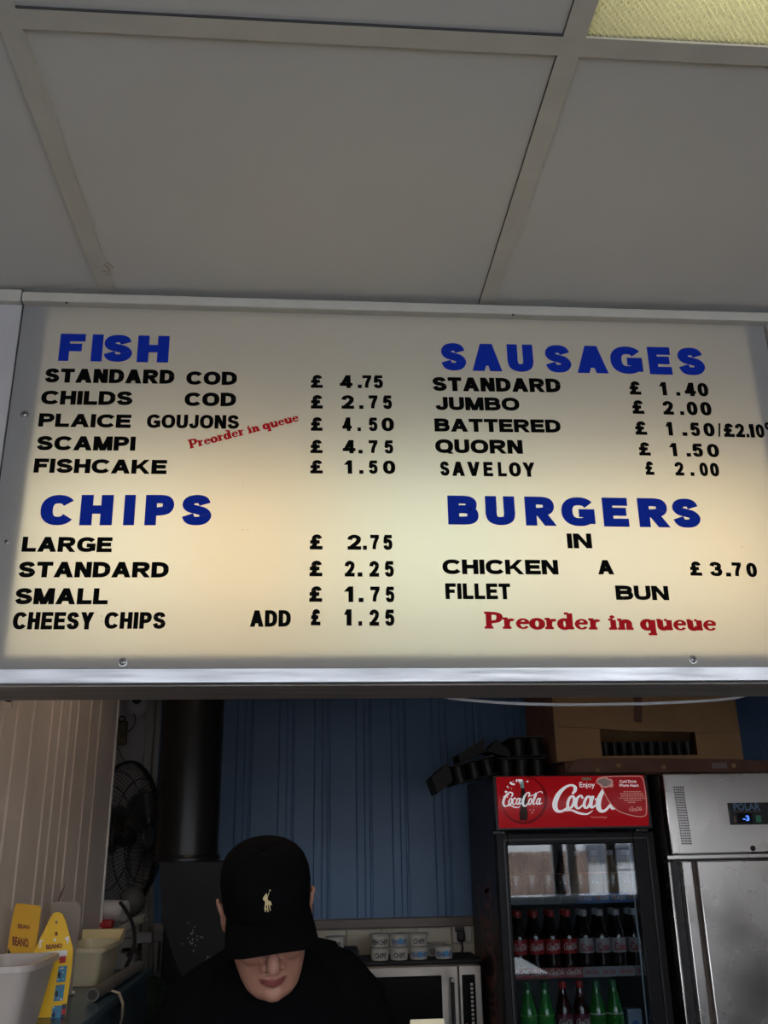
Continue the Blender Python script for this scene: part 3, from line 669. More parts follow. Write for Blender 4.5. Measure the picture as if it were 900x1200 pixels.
# cables under the board
pts = [P(a, b, 1.64) for a, b in ((505, 812), (528, 818), (580, 823), (640, 825.5), (700, 825.5), (770, 824), (830, 821), (865, 817), (885, 811))]
tag(MB().tube([tuple(p) for p in cat_rom([tuple(q) for q in pts], False, 4)], .0028, mat('white_cable', (.6, .6, .6), .5), 7).build('white_cable'), 'thin white cable sagging below the right side of the menu board', 'cable')
pts = [P(a, b, 1.64) for a, b in ((-6, 814), (2, 817), (10, 821), (16, 818), (28, 812))]
tag(MB().tube([tuple(p) for p in cat_rom([tuple(q) for q in pts], False, 4)], .003, black, 7).build('black_cable'), 'short black cable hanging below the left end of the menu board', 'cable')
c = P(7, 826, 2.1); tag(MB().tube([c+V((.013*math.cos(t), .0, .012*math.sin(t))) for t in [i*PI/8 for i in range(16)]], .0018, white_p, 6, closed=True).build('hanging_ring'), 'small white ring hanging on the ribbed partition near the board', 'ring')

# ------------------------------------------------------------------ red drinks fridge
FX0, FX1, FY, FZ = .700, 1.305, 3.6, 1.912
fg = thing('drinks_fridge', 'tall dark glass-door drinks fridge with a red header reading Coca-Cola', 'fridge', ((FX0+FX1)/2, 3.9, 0))
c = MB()
c.box((FX0, FY+.05, .05), (FX0+.035, 4.21, FZ), fridge_m); c.box((FX1-.035, FY+.05, .05), (FX1, 4.21, FZ), fridge_m)
c.box((FX0+.035, 4.18, .05), (FX1-.035, 4.21, FZ), fridge_m); c.box((FX0+.035, FY+.05, FZ-.18), (FX1-.035, 4.18, FZ), fridge_m); c.box((FX0+.035, FY+.05, .05), (FX1-.035, 4.18, .2), fridge_m)
c.build('cabinet', fg)
for x in (FX0+.03, FX1-.07):
    for y in (3.7, 4.13): MB().bbox((x, y, 0), (x+.04, y+.04, .05), black).build('foot', fg)
hd = MB(); hx0, hx1, hz0, hz1 = FX0+.006, FX1-.004, 1.722, 1.908
hd.bbox((FX0, FY, 1.712), (FX1+.004, FY+.05, FZ+.001), black, .004); hd.build('header_box', fg)
hp = MB(); n = 12; vs = []
for i in range(n+1):
    a = i/n; z = hz0+(hz1-hz0)*a; y = FY-.002-.014*math.sin(PI*a); vs += [(hx0+.006, y, z), (hx1-.008, y, z)]
hp.add(vs, [(2*i, 2*i+1, 2*i+3, 2*i+2) for i in range(n)], red_hdr, True)
hp.add([vs[2*i] for i in range(n+1)]+[(hx0+.006, FY, hz0), (hx0+.006, FY, hz1)][::-1], [tuple(range(n+3))], red_hdr)
hp.build('header_panel', fg, fix=False)
def hy(z): a = min(max((z-hz0)/(hz1-hz0), 0), 1); return FY-.002-.014*math.sin(PI*a)
def H3(px, py): return P(px, py, FY-.01)
def flat(mb, polys2, mt, lift):              # px polygons on the header, following its bulge
    for i_, q in enumerate(polys2):
        pts = [H3(a, b) for a, b in q]; pts = [V((p.x, hy(p.z)-lift-.00003*(i_ % 9), p.z)) for p in pts]; mb.add(pts, [tuple(range(len(pts)))], mt)
def disc(cx, cy, rx, ry, n=36): return [(cx+rx*math.cos(2*PI*i/n), cy-ry*math.sin(2*PI*i/n)) for i in range(n)]
def strips(cx, cy, rx, ry, n=14):            # ellipse cut in level strips so that it can bend
    o = []
    for i in range(n):
        a0 = -PI/2+PI*i/n; a1 = -PI/2+PI*(i+1)/n; o.append([(cx-rx*math.cos(a0), cy-ry*math.sin(a0)), (cx+rx*math.cos(a0), cy-ry*math.sin(a0)), (cx+rx*math.cos(a1), cy-ry*math.sin(a1)), (cx-rx*math.cos(a1), cy-ry*math.sin(a1))])
    return o
q = MB(); flat(q, strips(614, 937.5, 27, 28.5), red_dk, .0007); flat(q, strips(613, 936.5, 25, 26.5), red_hdr, .0011); q.build('disc_emblem', fg, fix=False)
q = MB()
bott = [(610.5, 915), (613.5, 915), (614, 923), (615.5, 930), (617.5, 938), (616.8, 946), (618.5, 953), (618, 961), (609, 961), (608.6, 953), (610, 946), (609, 938), (610.3, 930), (610.6, 923)]
rows = [(610.5, 613.8, 915), (610.6, 614, 923), (610, 615.6, 930), (608.6, 617.4, 938), (609.6, 616.6, 946), (608.2, 618.4, 953), (609, 618, 961.5)]
flat(q, [[(rows[i][0], rows[i][2]), (rows[i][1], rows[i][2]), (rows[i+1][1], rows[i+1][2]), (rows[i+1][0], rows[i+1][2])] for i in range(1, 6)], mat('dark_bottle_print', (.05, .01, .005), .4), .0015)
flat(q, [[(609, 914), (613.5, 914), (614, 923.5), (610, 923.5)]], teal_hdr, .0016); flat(q, [[(607.5, 913), (612.5, 913.5), (612.5, 916), (607.5, 916)]], wht_hdr, .0018)
q.build('bottle_print', fg, fix=False)
q = MB()
for i in range(26):
    a = random.uniform(PI*.35, PI*1.12); r = random.uniform(16, 23); cx, cy = 611+r*math.cos(a)*.95, 935-r*math.sin(a); s_ = random.uniform(.5, 1.7); flat(q, [disc(cx, cy, s_, s_*.8, 6)], wht_hdr, .0016)
for cx, cy in ((621, 949), (624, 951), (625, 949), (623, 953)): flat(q, [disc(cx, cy, .9, .8, 6)], pink_hdr, .0016)
q.build('splash_print', fg, fix=False)
def script_at(mb, fn, x0, x1, ybase, ytop, slope, mt, lift, polys=SCRIPT, sh=0):
    out = []
    for q_ in polys: out.append([(x0+(x1-x0)*a/94+sh*(b/36), ybase+(ytop-ybase)*b/36+slope*(x1-x0)*a/94) for a, b in q_])
    fn(mb, out, mt, lift)
q = MB(); script_at(q, flat, 588.5, 635.5, 947.5, 927.5, .0, wht_hdr, .0022); q.build('script_lettering', fg, fix=False)
q = MB(); big = [r for r in SCRIPT if max(a for a, b in r) < 62.5 or (max(a for a, b in r) < 70 and max(b for a, b in r) < 25)]
script_at(q, flat, 648, 752, 956, 918, .0, wht_hdr, .0014, big); q.build('script_lettering', fg, fix=False)
q = MB()
def ftx(mb, fn, s, x0, x1, yb, yt, mt, lift, off=.01):
    ps, W, Hh = fpolys(s, off); fn(mb, [[(x0+(x1-x0)*a/W, yb+(yt-yb)*b/Hh) for a, b in r] for r in ps], mt, lift)
ftx(q, flat, 'Enjoy', 679, 697, 922.5, 916.5, wht_hdr, .0016); ftx(q, flat, 'Trademark Regd', 692, 711, 958.5, 956.5, pink_hdr, .0016, 0); q.build('small_lettering', fg, fix=False)
q = MB()     # sticker over the end of the script
outl = [(702, 911.5), (745, 909.5), (752, 911), (754.5, 918), (757, 950), (755, 956), (748, 957), (734, 954), (722, 949), (712, 938), (706, 925)]
oc = cat_rom(outl, True, 4); xs_ = sorted(b for a, b in oc)
lo, hi = min(b for a, b in oc), max(b for a, b in oc); st = []
def span(y):
    r = []
    for i in range(len(oc)):
        (xa, ya), (xb, yb) = oc[i], oc[(i+1) % len(oc)]
        if (ya-y)*(yb-y) < 0: r.append(xa+(xb-xa)*(y-ya)/(yb-ya))
    return (min(r), max(r)) if r else None
yy = [lo+.05+(hi-lo-.1)*i/24 for i in range(25)]
for i in range(24):
    a, b = span(yy[i]), span(yy[i+1])
    if a and b: st.append([(a[0], yy[i]), (a[1], yy[i]), (b[1], yy[i+1]), (b[0], yy[i+1])])
flat(q, st, stick_red, .0026); q.build('sticker', fg, fix=False)
q = MB(); flat(q, pen(oc, 1.0, 1.0, True), pink_hdr, .0030)
flat(q, [disc(*e, 14) for e in ((703, 916, 4.5, 3.6), (708, 913.5, 5, 3.6), (714, 916, 4.5, 3.6), (709, 919.5, 6, 3.8), (715.5, 920, 3, 3))], pink_hdr, .0032)
flat(q, [disc(*e, 14) for e in ((703.5, 916, 3.3, 2.5), (708, 914.5, 3.8, 2.7), (713, 916.5, 3.3, 2.5), (709, 918.8, 4.8, 2.7))], mat('sticker_grey', (.4, .3, .28), .5, emis=.13), .0034)
ftx(q, flat, 'Cold Drink', 726, 746, 917.3, 914, wht_hdr, .0034); ftx(q, flat, 'Warm Heart', 725, 748, 922, 918.6, wht_hdr, .0034)
for i, wd in enumerate((20, 28, 26, 30, 20, 10)):      # unreadable small print: broken dashes
    x_ = 740-wd/2
    while x_ < 740+wd/2-1: l_ = random.uniform(1.2, 3.4); flat(q, [[(x_, 928.4+i*2.5), (x_+l_, 928.4+i*2.5), (x_+l_, 927.3+i*2.5), (x_, 927.3+i*2.5)]], pink_hdr, .0034); x_ += l_+.8
script_at(q, flat, 737, 752, 951.5, 945, .0, pink_hdr, .0036)
q.build('sticker_print', fg, fix=False)
q = MB(); flat(q, [[(682, 911), (693, 911), (693, 914.3), (682, 914.3)]], mat('metal_badge', (.5, .4, .3), .3, .8, emis=.1), .002); q.build('badge', fg, fix=False)
# door
dx0, dx1, dz0, dz1 = .694, 1.300, .17, 1.702
gx0, gx1, gz0, gz1 = .738, 1.218, .26, 1.660
d = MB()
for a, b in (((dx0, FY-.025, dz0), (gx0, FY+.015, dz1)), ((gx1, FY-.025, dz0), (dx1, FY+.015, dz1)), ((gx0, FY-.025, gz1), (gx1, FY+.015, dz1)), ((gx0, FY-.025, dz0), (gx1, FY+.015, gz0))): d.bbox(a, b, mat('door_frame_black', (.010, .010, .011), .4, spec=.15), .004)
dr = d.build('door', fg)
q = MB()
for a, b in (((gx0-.018, FY-.031, gz0), (gx0-.012, FY-.025, gz1+.02)), ((gx1+.05, FY-.031, gz0), (gx1+.056, FY-.025, gz1+.02)), ((gx0-.018, FY-.031, gz1+.016), (gx1+.056, FY-.025, gz1+.022))): q.box(a, b, black)
q.build('moulding', dr)
MB().box((gx0, FY-.012, gz0), (gx1, FY-.008, gz1), glass_m).build('glass', dr)
q = MB(); q.box((gx1-.014, FY-.006, gz0), (gx1-.009, FY-.001, gz1), shelfgrey); q.build('glass_seal', dr)
# inside
li = MB(); inm = mat('fridge_lining', (.16, .17, .18), .6)
li.box((FX0+.036, FY+.05, .2), (FX0+.044, 4.17, 1.72), inm); li.box((FX1-.044, FY+.05, .2), (FX1-.036, 4.17, 1.72), inm); li.box((FX0+.044, 4.165, .2), (FX1-.044, 4.175, 1.72), inm); li.build('lining', fg)
MB().tube([(FX1-.053, FY+.053, .3), (FX1-.053, FY+.053, 1.68)], .006, mat('cabinet_lamp', (.6, .8, 1), emis=1.1), 8).build('inner_lamp', fg)
sx0, sx1 = FX0+.045, FX1-.045
SH = [1.470, 1.222, .965, .71, .45]
def strip_art(z, items):     # printed price-strip on the shelf lip; items: list of (x0,x1,material,text,ink,kind)
    q = MB()
    for x0, x1, mt, tx, ink, kd in items:
        q.box((x0+.001, FY+.0405, z-.018), (x1-.001, FY+.0425, z+.016), mt)
        w_ = (x1-x0)
        if kd == 'script': put(q, SCRIPT, 94, 36, (x0+w_*.08, FY+.0400, z-.011), (w_*.84, 0, 0), (0, 0, .022), ink)
        elif tx:
            ps, W, Hh = fpolys(tx, .02); put(q, ps, W, Hh, (x0+w_*.12, FY+.0400, z-.008), (w_*.76, 0, 0), (0, 0, .015), ink)
            if kd == 'oasis':
                put(q, [disc(.5, .5, .5, .5, 14)], 1, 1, (x0+w_*.08, FY+.0397, z-.010), (.017, 0, 0), (0, 0, .02), orange_ink)
                put(q, [disc(.5, .5, .5, .5, 14)], 1, 1, (x0+w_*.08+.004, FY+.0394, z-.006), (.009, 0, 0), (0, 0, .012), mt)
    return q
for k, z in enumerate(SH):
    s = MB(); s.box((sx0, FY+.043, z-.012), (sx1, FY+.047, z+.010), shelfgrey)
    for i in range(16): x = sx0+.01+i*(sx1-sx0-.02)/15; s.tube([(x, FY+.05, z-.004), (x, 4.15, z-.004)], .0018, shelfgrey, 5)
    s.tube([(sx0, 4.14, z-.007), (sx1, 4.14, z-.007)], .003, shelfgrey, 6); sh = s.build('shelf', fg)
    n = 8; wd = (sx1-sx0)/n
    if k == 0: it = [(sx0+i*wd, sx0+(i+1)*wd, gry_l if i < 4 else blu_l, '' if i < 4 else 'OASIS', (maroon_ink if i < 2 else shelfgrey) if i < 4 else w_ink, 'text' if i < 4 else 'oasis') for i in range(8)]
    elif k == 1: it = [(sx0+i*wd, sx0+(i+1)*wd, redstrip if i < 4 else silstrip, 'Diet Coke', w_ink if i < 4 else r_ink, 'script' if i < 4 else 'text') for i in range(8)]
    else: it = [(sx0, sx1, gry_l, '', w_ink, 'text')]
    strip_art(z, it).build('shelf_strip', sh, fix=False)
# bottles
def bottle(name, body_m, cap_m, lab_m, ink, art, label, cat, group, loc, hgt=.205, r=.029, contour=True):
    t = thing(name, label, cat, loc, group); x, y, z = loc; s = hgt/.205
    pr = [(.022, 0), (.027, .004), (.0285, .02), (.0265, .045), (.0285, .075), (.0285, .105), (.0255, .128), (.019, .150), (.0135, .170), (.0118, .186)]
    if not contour: pr = [(.024, 0), (.029, .004), (.030, .02), (.030, .10), (.027, .12), (.018, .155), (.013, .175), (.0118, .187)]
    k = r/.0285
    MB().lathe([(a*k, h*s) for a, h in pr], loc, body_m, 18).build('glass_body', t)
    MB().lathe([(.0135, .183*s), (.014, .186*s), (.014, .2*s), (.0125, .205*s)], loc, cap_m, 14).build('cap', t)
    z0, z1 = .058*s, .108*s
    MB().lathe([(.0292*k, z0), (.0294*k, z0+.001), (.0294*k, z1-.001), (.0292*k, z1)], loc, lab_m, 18, cap=False).build('label', t)
    q = MB(); R = .0298*k
    def cyl(polys, W, Hh, a0, a1, za, zb, mt, dr=0):
        for i_, p_ in enumerate(polys): q.add([V((x+(R+dr+.00003*(i_ % 9))*math.sin(a0+(a1-a0)*a/W), y-(R+dr+.00003*(i_ % 9))*math.cos(a0+(a1-a0)*a/W), z+za+(zb-za)*b/Hh)) for a, b in p_], [tuple(range(len(p_)))], mt)
    if art == 'script': cyl(SCRIPT, 94, 36, -.95, .95, z0+.010*s, z1-.012*s, ink)
    elif art == 'diet':
        cyl([[(0, 0), (1, 0), (1, 1), (0, 1)]], 1, 1, -.5, .5, z1-.012*s, z1-.006*s, ink); ps, W, Hh = fpolys('Coke', .03); cyl(ps, W, Hh, -.8, .8, z0+.008*s, z1-.016*s, ink)
    else:
        cyl([disc(.5, .5, .5, .5, 16)], 1, 1, -.55, .55, z0+.014*s, z1-.006*s, yel_l)
        cyl([[(0, .1), (.5, 0), (1, .2), (.9, .5), (.4, .35), (.1, .5)]], 1, 1, -.8, .7, z0+.003*s, z0+.022*s, ink, .0003)
    q.build('label_print', t, fix=False)
    return t
mx = lambda px: P(px, 1095, FY+.11).x
redcap = mat('red_cap', (.45, .02, .02), .35); silcap = mat('silver_cap', (.35, .34, .36), .35); greencap = mat('green_cap', (.02, .16, .06), .35); whitecap = mat('white_cap', (.5, .5, .52), .4)
base = SH[1]+.001
ordn = ['leftmost', 'second', 'third', 'fourth', 'fifth', 'sixth', 'seventh', 'rightmost']
proto = {}
step = (sx1-sx0-.01)/8
for i in range(8):
    red = i < 4; x = sx0+.036+i*(sx1-sx0-.076)/7
    lab = ('cola bottle with red label, %s in the middle fridge row' if red else 'diet cola bottle with silver label, %s in the middle fridge row') % (ordn[i] if i in (0, 7) else ordn[i]+' from left')
    if red not in proto: proto[red] = bottle('cola_bottle' if red else 'diet_cola_bottle', cola, redcap if red else silcap, red_l if red else sil_l, w_ink if red else r_ink, 'script' if red else 'diet', lab, 'bottle', 'bottles on the middle fridge shelf', (x, FY+.085, base))
    else: copy_tree(proto[red], (x, FY+.085, base), lab)
    copy_tree(proto[red], (x+.003, FY+.150, base), ('second-row cola bottle behind the %s red-labelled one' if red else 'second-row diet cola bottle behind the %s one of the front row') % ordn[i])
kinds = [('lime_soda_bottle', green_b, greencap, grn_l, d_ink, 'x', 'green lemon-lime soda bottle', False), None, ('cherry_cola_bottle', cherry, redcap, mat('plum_label', (.16, .02, .04), .4), w_ink, 'script', 'dark cherry cola bottle with reddish cap', True), None, ('sparkling_drink_bottle', green_d, greencap, pale_l, b_ink, 'x', 'deep green bottle with pale label', False), None]
z = SH[2]+.001; pr = None
bxs = [P(px, 1150, FY+.09).x for px in (617, 637, 658, 678, 697, 717)]
for i, kd in enumerate(kinds):
    side = 'left' if i % 2 == 0 else 'right'; k_ = kinds[i - i % 2]; lab = k_[6]+', %s one of its pair, lowest visible fridge shelf' % side
    if kd: pr = bottle(kd[0], kd[1], kd[2], kd[3], kd[4], kd[5], lab, 'bottle', 'bottles on the lowest fridge shelf', (bxs[i], FY+.085, z), hgt=.222, contour=kd[7], r=.030)
    else: copy_tree(pr, (bxs[i], FY+.085, z), lab)
# top shelf bottles (short fruit drinks)
pr = None
for i in range(8):
    x = sx0+.036+i*(sx1-sx0-.076)/7; dk = i < 4
    lab = ('dark bottle, %s on the top fridge shelf' if dk else 'amber fruit drink bottle, %s on the top fridge shelf') % (ordn[i] if i in (0, 7) else ordn[i]+' from left')
    if i in (0, 4): pr = bottle('soda_bottle' if dk else 'fruit_drink_bottle', cola if dk else clearb, whitecap if not dk else black, maroon_ink and (mat('brown_label', (.2, .1, .06), .5) if dk else mat('orange_label', (.5, .2, .08), .5)), w_ink, 'x', lab, 'bottle', 'bottles on the top fridge shelf', (x, FY+.09, SH[0]+.001), hgt=.165, contour=False)
    else: copy_tree(pr, (x, FY+.09, SH[0]+.001), lab)
cx_ = P(739, 1180, FY+.1); q = MB(); q.bbox((cx_.x-.024, FY+.07, z), (cx_.x+.03, FY+.12, z+.125), mat('blue_grey_carton', (.22, .30, .40), .5), .003, None)
t = thing('drink_carton', 'small blue drink carton right of the bottles on the lowest fridge shelf', 'carton', (cx_.x, FY+.095, z))
q.build('body', t); q = MB(); put(q, [[(0, 0), (1, 0), (1, .5), (.4, .6), (0, .3)]], 1, 1, (cx_.x-.022, FY+.0695, z+.02), (.05, 0, 0), (0, 0, .08), mat('carton_ochre', (.4, .28, .12), .5)); put(q, [disc(.5, .5, .5, .5, 12)], 1, 1, (cx_.x-.01, FY+.0692, z+.06), (.025, 0, 0), (0, 0, .03), b_ink); q.build('print', t, fix=False)
# big faded script up the side of the fridge
q = MB()
for r in SCRIPT: q.add([(FX0-.0006, 3.69+.38*(b/36), .80+(.80*a/94)-.10*b/36) for a, b in r], [tuple(range(len(r)))], maroon_ink)
q.build('side_script', fg, fix=False)

# ------------------------------------------------------------------ stainless fridge
PX0, PX1, PY = 1.352, 2.05, 3.55
pf = thing('steel_fridge', 'tall stainless steel upright fridge with a black control panel, at the right edge', 'fridge', (1.7, 3.85, 0))
b = MB(); b.box((PX0, PY+.05, .08), (PX1, 4.2, 1.908), steel_dk); b.build('cabinet', pf)
MB().bbox((PX0, PY, 1.618), (PX1, PY+.05, 1.910), steel, .005).build('top_panel', pf)
MB().bbox((PX0-.02, PY-.004, 1.600), (PX1, PY+.05, 1.6165), steel, .003).build('ledge_strip', pf)
MB().box((PX0+.01, PY+.02, .1), (PX1-.01, PY+.05, 1.6), black).build('gasket', pf)
dd = MB(); dd.bbox((1.432, PY-.03, .12), (PX1, PY+.018, 1.594), steel, .004); ddr = dd.build('door', pf)
MB().bbox((1.375, PY-.028, .12), (1.412, PY+.018, 1.594), steel, .003).build('door_handle', ddr)
MB().bbox((1.412, PY-.008, .12), (1.432, PY+.018, 1.594), mat('brown_recess', (.10, .07, .055), .5), .001).build('handle_recess', ddr)
MB().bbox((1.322, PY-.028, .12), (1.332, PY+.018, 1.594), steel, .003).build('door_edge', ddr)
MB().box((1.333, PY+.006, .12), (1.374, PY+.018, 1.594), black).build('finger_groove', ddr)
for x in (PX0+.03, PX1-.08):
    for y in (3.62, 4.1): MB().lathe([(.02, 0), (.02, .08)], (x, y, 0), steel_dk, 12).build('foot', pf)
v = MB()
for i in range(5):
    for j in range(23):
        a = P(790+i*2.55+j*.44, 922.5+j*3.0, PY-.001); v.box((a.x-.0027, PY-.0012, a.z-.0029), (a.x+.0027, PY+.001, a.z+.0029), black)
vo = v.build('vent_grille', pf); vo['kind'] = 'stuff'
a = P(852, 941, PY); bb = P(902, 966, PY)
cp = MB().bbox((a.x, PY-.006, bb.z), (a.x+.166, PY+.002, a.z), mat('panel_dark', (.02, .022, .028), .25), .003).build('control_panel', pf)
q = MB(); ps, W, Hh = fpolys('POLAR', .03); put(q, ps, W, Hh, P(860, 949.5, PY-.0065), (.105, 0, 0), (0, 0, .025), mat('pale_blue_ink', (.12, .22, .38), .4)); q.build('lettering', cp, fix=False)
q = MB(); ps, W, Hh = fpolys('REFRIGERATION', .0); put(q, ps, W, Hh, P(860, 952, PY-.0065), (.105, 0, 0), (0, 0, .005), mat('faint_ink', (.2, .13, .08), .4)); q.build('small_lettering', cp, fix=False)
a = P(867, 963.5, PY-.0065); q = MB(); q.box((a.x-.006, PY-.0075, a.z-.004), (a.x+.05, PY-.0062, a.z+.032), blackgloss); q.build('display_window', cp)
ps, W, Hh = fpolys('-3', .03); q = MB(); put(q, ps, W, Hh, (a.x+.013, PY-.0078, a.z+.005), (.026, 0, 0), (0, 0, .019), display_blue); q.build('display_digits', cp, fix=False)
a = P(861, 960, PY-.0065); q = MB().box((a.x-.003, PY-.0078, a.z-.010), (a.x+.003, PY-.0065, a.z+.010), mat('amber_button', (.3, .2, .08), .4)); q.build('button', cp)
a = P(886, 961.5, PY-.0065); MB().bbox((a.x, PY-.011, a.z-.006), (a.x+.020, PY-.006, a.z+.018), green_sw, .002).build('power_switch', cp)
a = P(882, 994, PY); MB().lathe([(.0095, 0), (.0095, .004), (.006, .006)], (a.x, PY, a.z), black, 18, (0, -1, 0)).build('lock', pf)

# ------------------------------------------------------------------ cardboard boxes and trays over the fridges
TOPZ = FZ+.002
cb = thing('cardboard_box', 'large brown cardboard box with a window slot on top of the red drinks fridge', 'box', (1.35, 3.85, 1.95))
q = MB(); ccx0, ccx1, cz0, cz1 = .972, 1.735, 1.967, 2.33; cy0, cy1 = 3.66, 4.15; sl = (1.157, 1.548, 1.987, 2.092)
q.box((ccx0, cy0, cz0), (sl[0], cy0+.005, cz1), cardb); q.box((sl[1], cy0, cz0), (ccx1, cy0+.005, cz1), cardb); q.box((sl[0], cy0, sl[3]), (sl[1], cy0+.005, cz1), cardb); q.box((sl[0], cy0, cz0), (sl[1], cy0+.005, sl[2]), cardb)
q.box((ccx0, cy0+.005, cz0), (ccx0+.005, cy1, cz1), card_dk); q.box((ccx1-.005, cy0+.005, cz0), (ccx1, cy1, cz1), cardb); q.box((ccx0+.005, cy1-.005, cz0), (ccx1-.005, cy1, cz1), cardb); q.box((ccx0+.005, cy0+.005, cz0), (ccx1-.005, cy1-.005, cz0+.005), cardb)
q.build('carton', cb)
fl_ = MB(); a = P(650, 818, cy0-.004); fp = [P(px, py, cy0-.003) for px, py in ((652, 800), (652, 846), (656, 851), (690, 853), (745, 857), (861, 859), (859, 800))]
fl_.prism(fp, (0, -.005, 0), cardb); fl_.build('flap', cb); fp = [P(px, py, cy0-.010) for px, py in ((742, 800), (743, 846), (752, 847), (752, 800))]; MB().prism(fp, (0, -.001, 0), card_dk).build('tape_strip', cb)
# flat torn cardboard lying in front
fc = [(665, 905), (672, 893), (680, 889), (740, 888), (800, 889), (862, 889.5), (888, 892), (898, 901), (893, 905), (700, 905)]
# it rests over both fridge tops
pts = [P(a, b, FY+.012) for a, b in fc]; pts = [V((p.x, p.y, max(p.z, 1.9145))) for p in pts]
q = MB(); q.prism(pts, (0, .04, 0), card_dk); q.box((1.0, FY+.052, 1.9145), (2.0, 4.15, 1.963), card_dk)
t = thing('cardboard_sheet', 'torn flat brown cardboard lying under the big box, over both fridges', 'cardboard', (1.4, 3.8, 1.915)); q.build('board', t)
q = MB(); 
for px, py in ((725, 897), (778, 899), (860, 897), (700, 902)): c_ = P(px, py, FY+.010); q.ball(c_, (.010, .004, .010), cardb, 8)
q.build('crumpled_tape', t); c_ = P(843, 897, FY+.0115); MB().box((c_.x-.03, FY+.009, c_.z-.011), (c_.x+.03, FY+.012, c_.z+.011), mat('faded_label', (.25, .2, .19), .6)).build('paper_label', t)
# black trays: rows of dark cups seen end on
cupm = mat('dark_cup', (.012, .010, .009), .4, spec=.3, var=.4, vscale=14)
t = thing('cup_tray', 'dark moulded cup trays inside the cardboard box window', 'tray', (1.35, 3.7, 1.975))
q = MB()
q.box((1.17, 3.672, 1.9725), (1.54, 3.82, 1.985), blackmatt)
for i in range(10):
    for j in range(2): MB().lathe([(.012, 0), (.017, .058)], (1.185+.038*i, 3.70+.045*j, 1.985+.0), cupm, 12).build('cup', t)
q.build('tray', t)
def tray_stack(pts, label, rows):
    t = thing('black_drip_tray', label, 'tray', tuple(pts[0]), 'black moulded trays on the red fridge'); return t
TR = [((640, 895), (512, 930), 6, 'lower black moulded tray overhanging the left edge of the drinks fridge', 3.66, .052),
      ((638, 873), (555, 893), 4, 'upper black moulded tray stacked beside the cardboard box', 3.68, .050)]
def moulded(name, label, pr, pl, n, y, h, tilt):
    """a tray of deep dark pockets; its left end hangs over the fridge side"""
    A, Bp = P(*pr, y), P(*pl, y); t = thing(name, label, 'tray', tuple((A+Bp)/2), 'black moulded trays on the drinks fridge')
    ux = (A-Bp); ux.y = 0; L = ux.length; ux.normalize(); uz = V((-ux.z, 0, ux.x))
    M = Matrix((ux, V((0, 1, 0)), uz)).transposed().to_4x4(); M.translation = Bp
    q = MB(); q.box((0, 0, h*.5-.004), (L, .22, h*.5+.002), blackmatt, M); q.box((0, 0, -h*.5-.004), (L, .22, -h*.5), blackmatt, M); q.box((0, .20, -h*.5), (L, .22, h*.5), blackmatt, M); q.build('tray', t)
    for i in range(n):
        x = L*(i+.5)/n; o = M @ V((x, .03, -h*.5)); MB().lathe([(L/n*.40, 0), (L/n*.46, h*.9)], o, cupm, 14, uz).build('pocket', t)
        o = M @ V((x, .10, -h*.5)); MB().lathe([(L/n*.40, 0), (L/n*.46, h*.9)], o, cupm, 14, uz).build('pocket', t)
    return t
moulded('moulded_tray', 'lower black moulded tray on the left top edge of the drinks fridge', (641, 898), (585, 899), 3, FY+.06, .068, 0)
moulded('moulded_tray', 'black moulded tray tipping down off the left edge of the drinks fridge', (581, 895), (531, 908), 3, FY+.03, .066, 0)
moulded('moulded_tray', 'upper black moulded tray leaning beside the cardboard box', (638, 873), (600, 875), 2, FY+.09, .072, 0)
q = MB(); pts = [P(a, b, FY+.05) for a, b in ((506, 911), (525, 894), (531, 915), (513, 930))]; q.prism(pts, (0, .20, 0), blackmatt)
tag(q.build('tray_end'), 'black tray end sticking out past the left side of the drinks fridge', 'tray')
q = MB(); pts = [P(a, b, FY+.10) for a, b in ((537, 884), (567, 866), (570, 880), (583, 867), (599, 882), (598, 888), (539, 893))]; q.prism([pts[0], pts[1], pts[2], pts[6]], (0, .16, 0), blackmatt); q.prism([pts[2], pts[3], pts[4], pts[5]], (0, .16, 0), blackmatt)
tag(q.build('folded_tray'), 'dark pointed tray flaps lying above the tilted tray', 'tray')

# ------------------------------------------------------------------ microwave, pots, socket
wk = MB(); wk.bbox((-.3, 3.62, .88), (.69, 4.24, .925), steel_dk, .004); wt = wk.build('worktop'); tag(wt, 'dark metal worktop under the microwave along the back wall', 'worktop')
for x in (-.28, .63):
    for y in (3.66, 4.17): MB().box((x, y, 0), (x+.04, y+.04, .88), steel_dk).build('leg', wt)
MX0, MX1, MZ0, MZ1, MY = .15, .662, .935, 1.232, 3.85
mw = thing('microwave', 'stainless microwave oven with dark door window left of the drinks fridge', 'microwave', (.4, 4.0, .93))
mst = mat('microwave_steel', (.40, .36, .32), .42, .85, var=.2, vscale=12)
MB().bbox((MX0, MY+.02, MZ0), (MX1, 4.2, MZ1), mst, .004).build('body', mw)
MB().bbox((.575, MY, MZ0), (MX1, MY+.02, MZ1-.002), mst, .004).build('control_fascia', mw)
dm = MB(); dm.bbox((MX0, MY, MZ0), (.572, MY+.02, MZ1-.002), mst, .004); dmo = dm.build('door', mw)
MB().bbox((MX0+.06, MY-.003, MZ0+.04), (.508, MY+.001, MZ1-.034), blackgloss, .003).build('door_window', dmo)
q = MB(); q.tube([(.545, MY-.032, MZ0+.05), (.545, MY-.032, MZ1-.055)], .007, black, 10); q.bbox((.538, MY-.036, MZ1-.055), (.552, MY, MZ1-.040), mst, .003); q.bbox((.538, MY-.036, MZ0+.04), (.552, MY, MZ0+.052), mst, .003); q.build('handle', dmo)
kp = MB().bbox((.586, MY-.003, MZ0+.02), (.637, MY+.001, MZ1-.034), blackgloss, .003).build('keypad', mw)
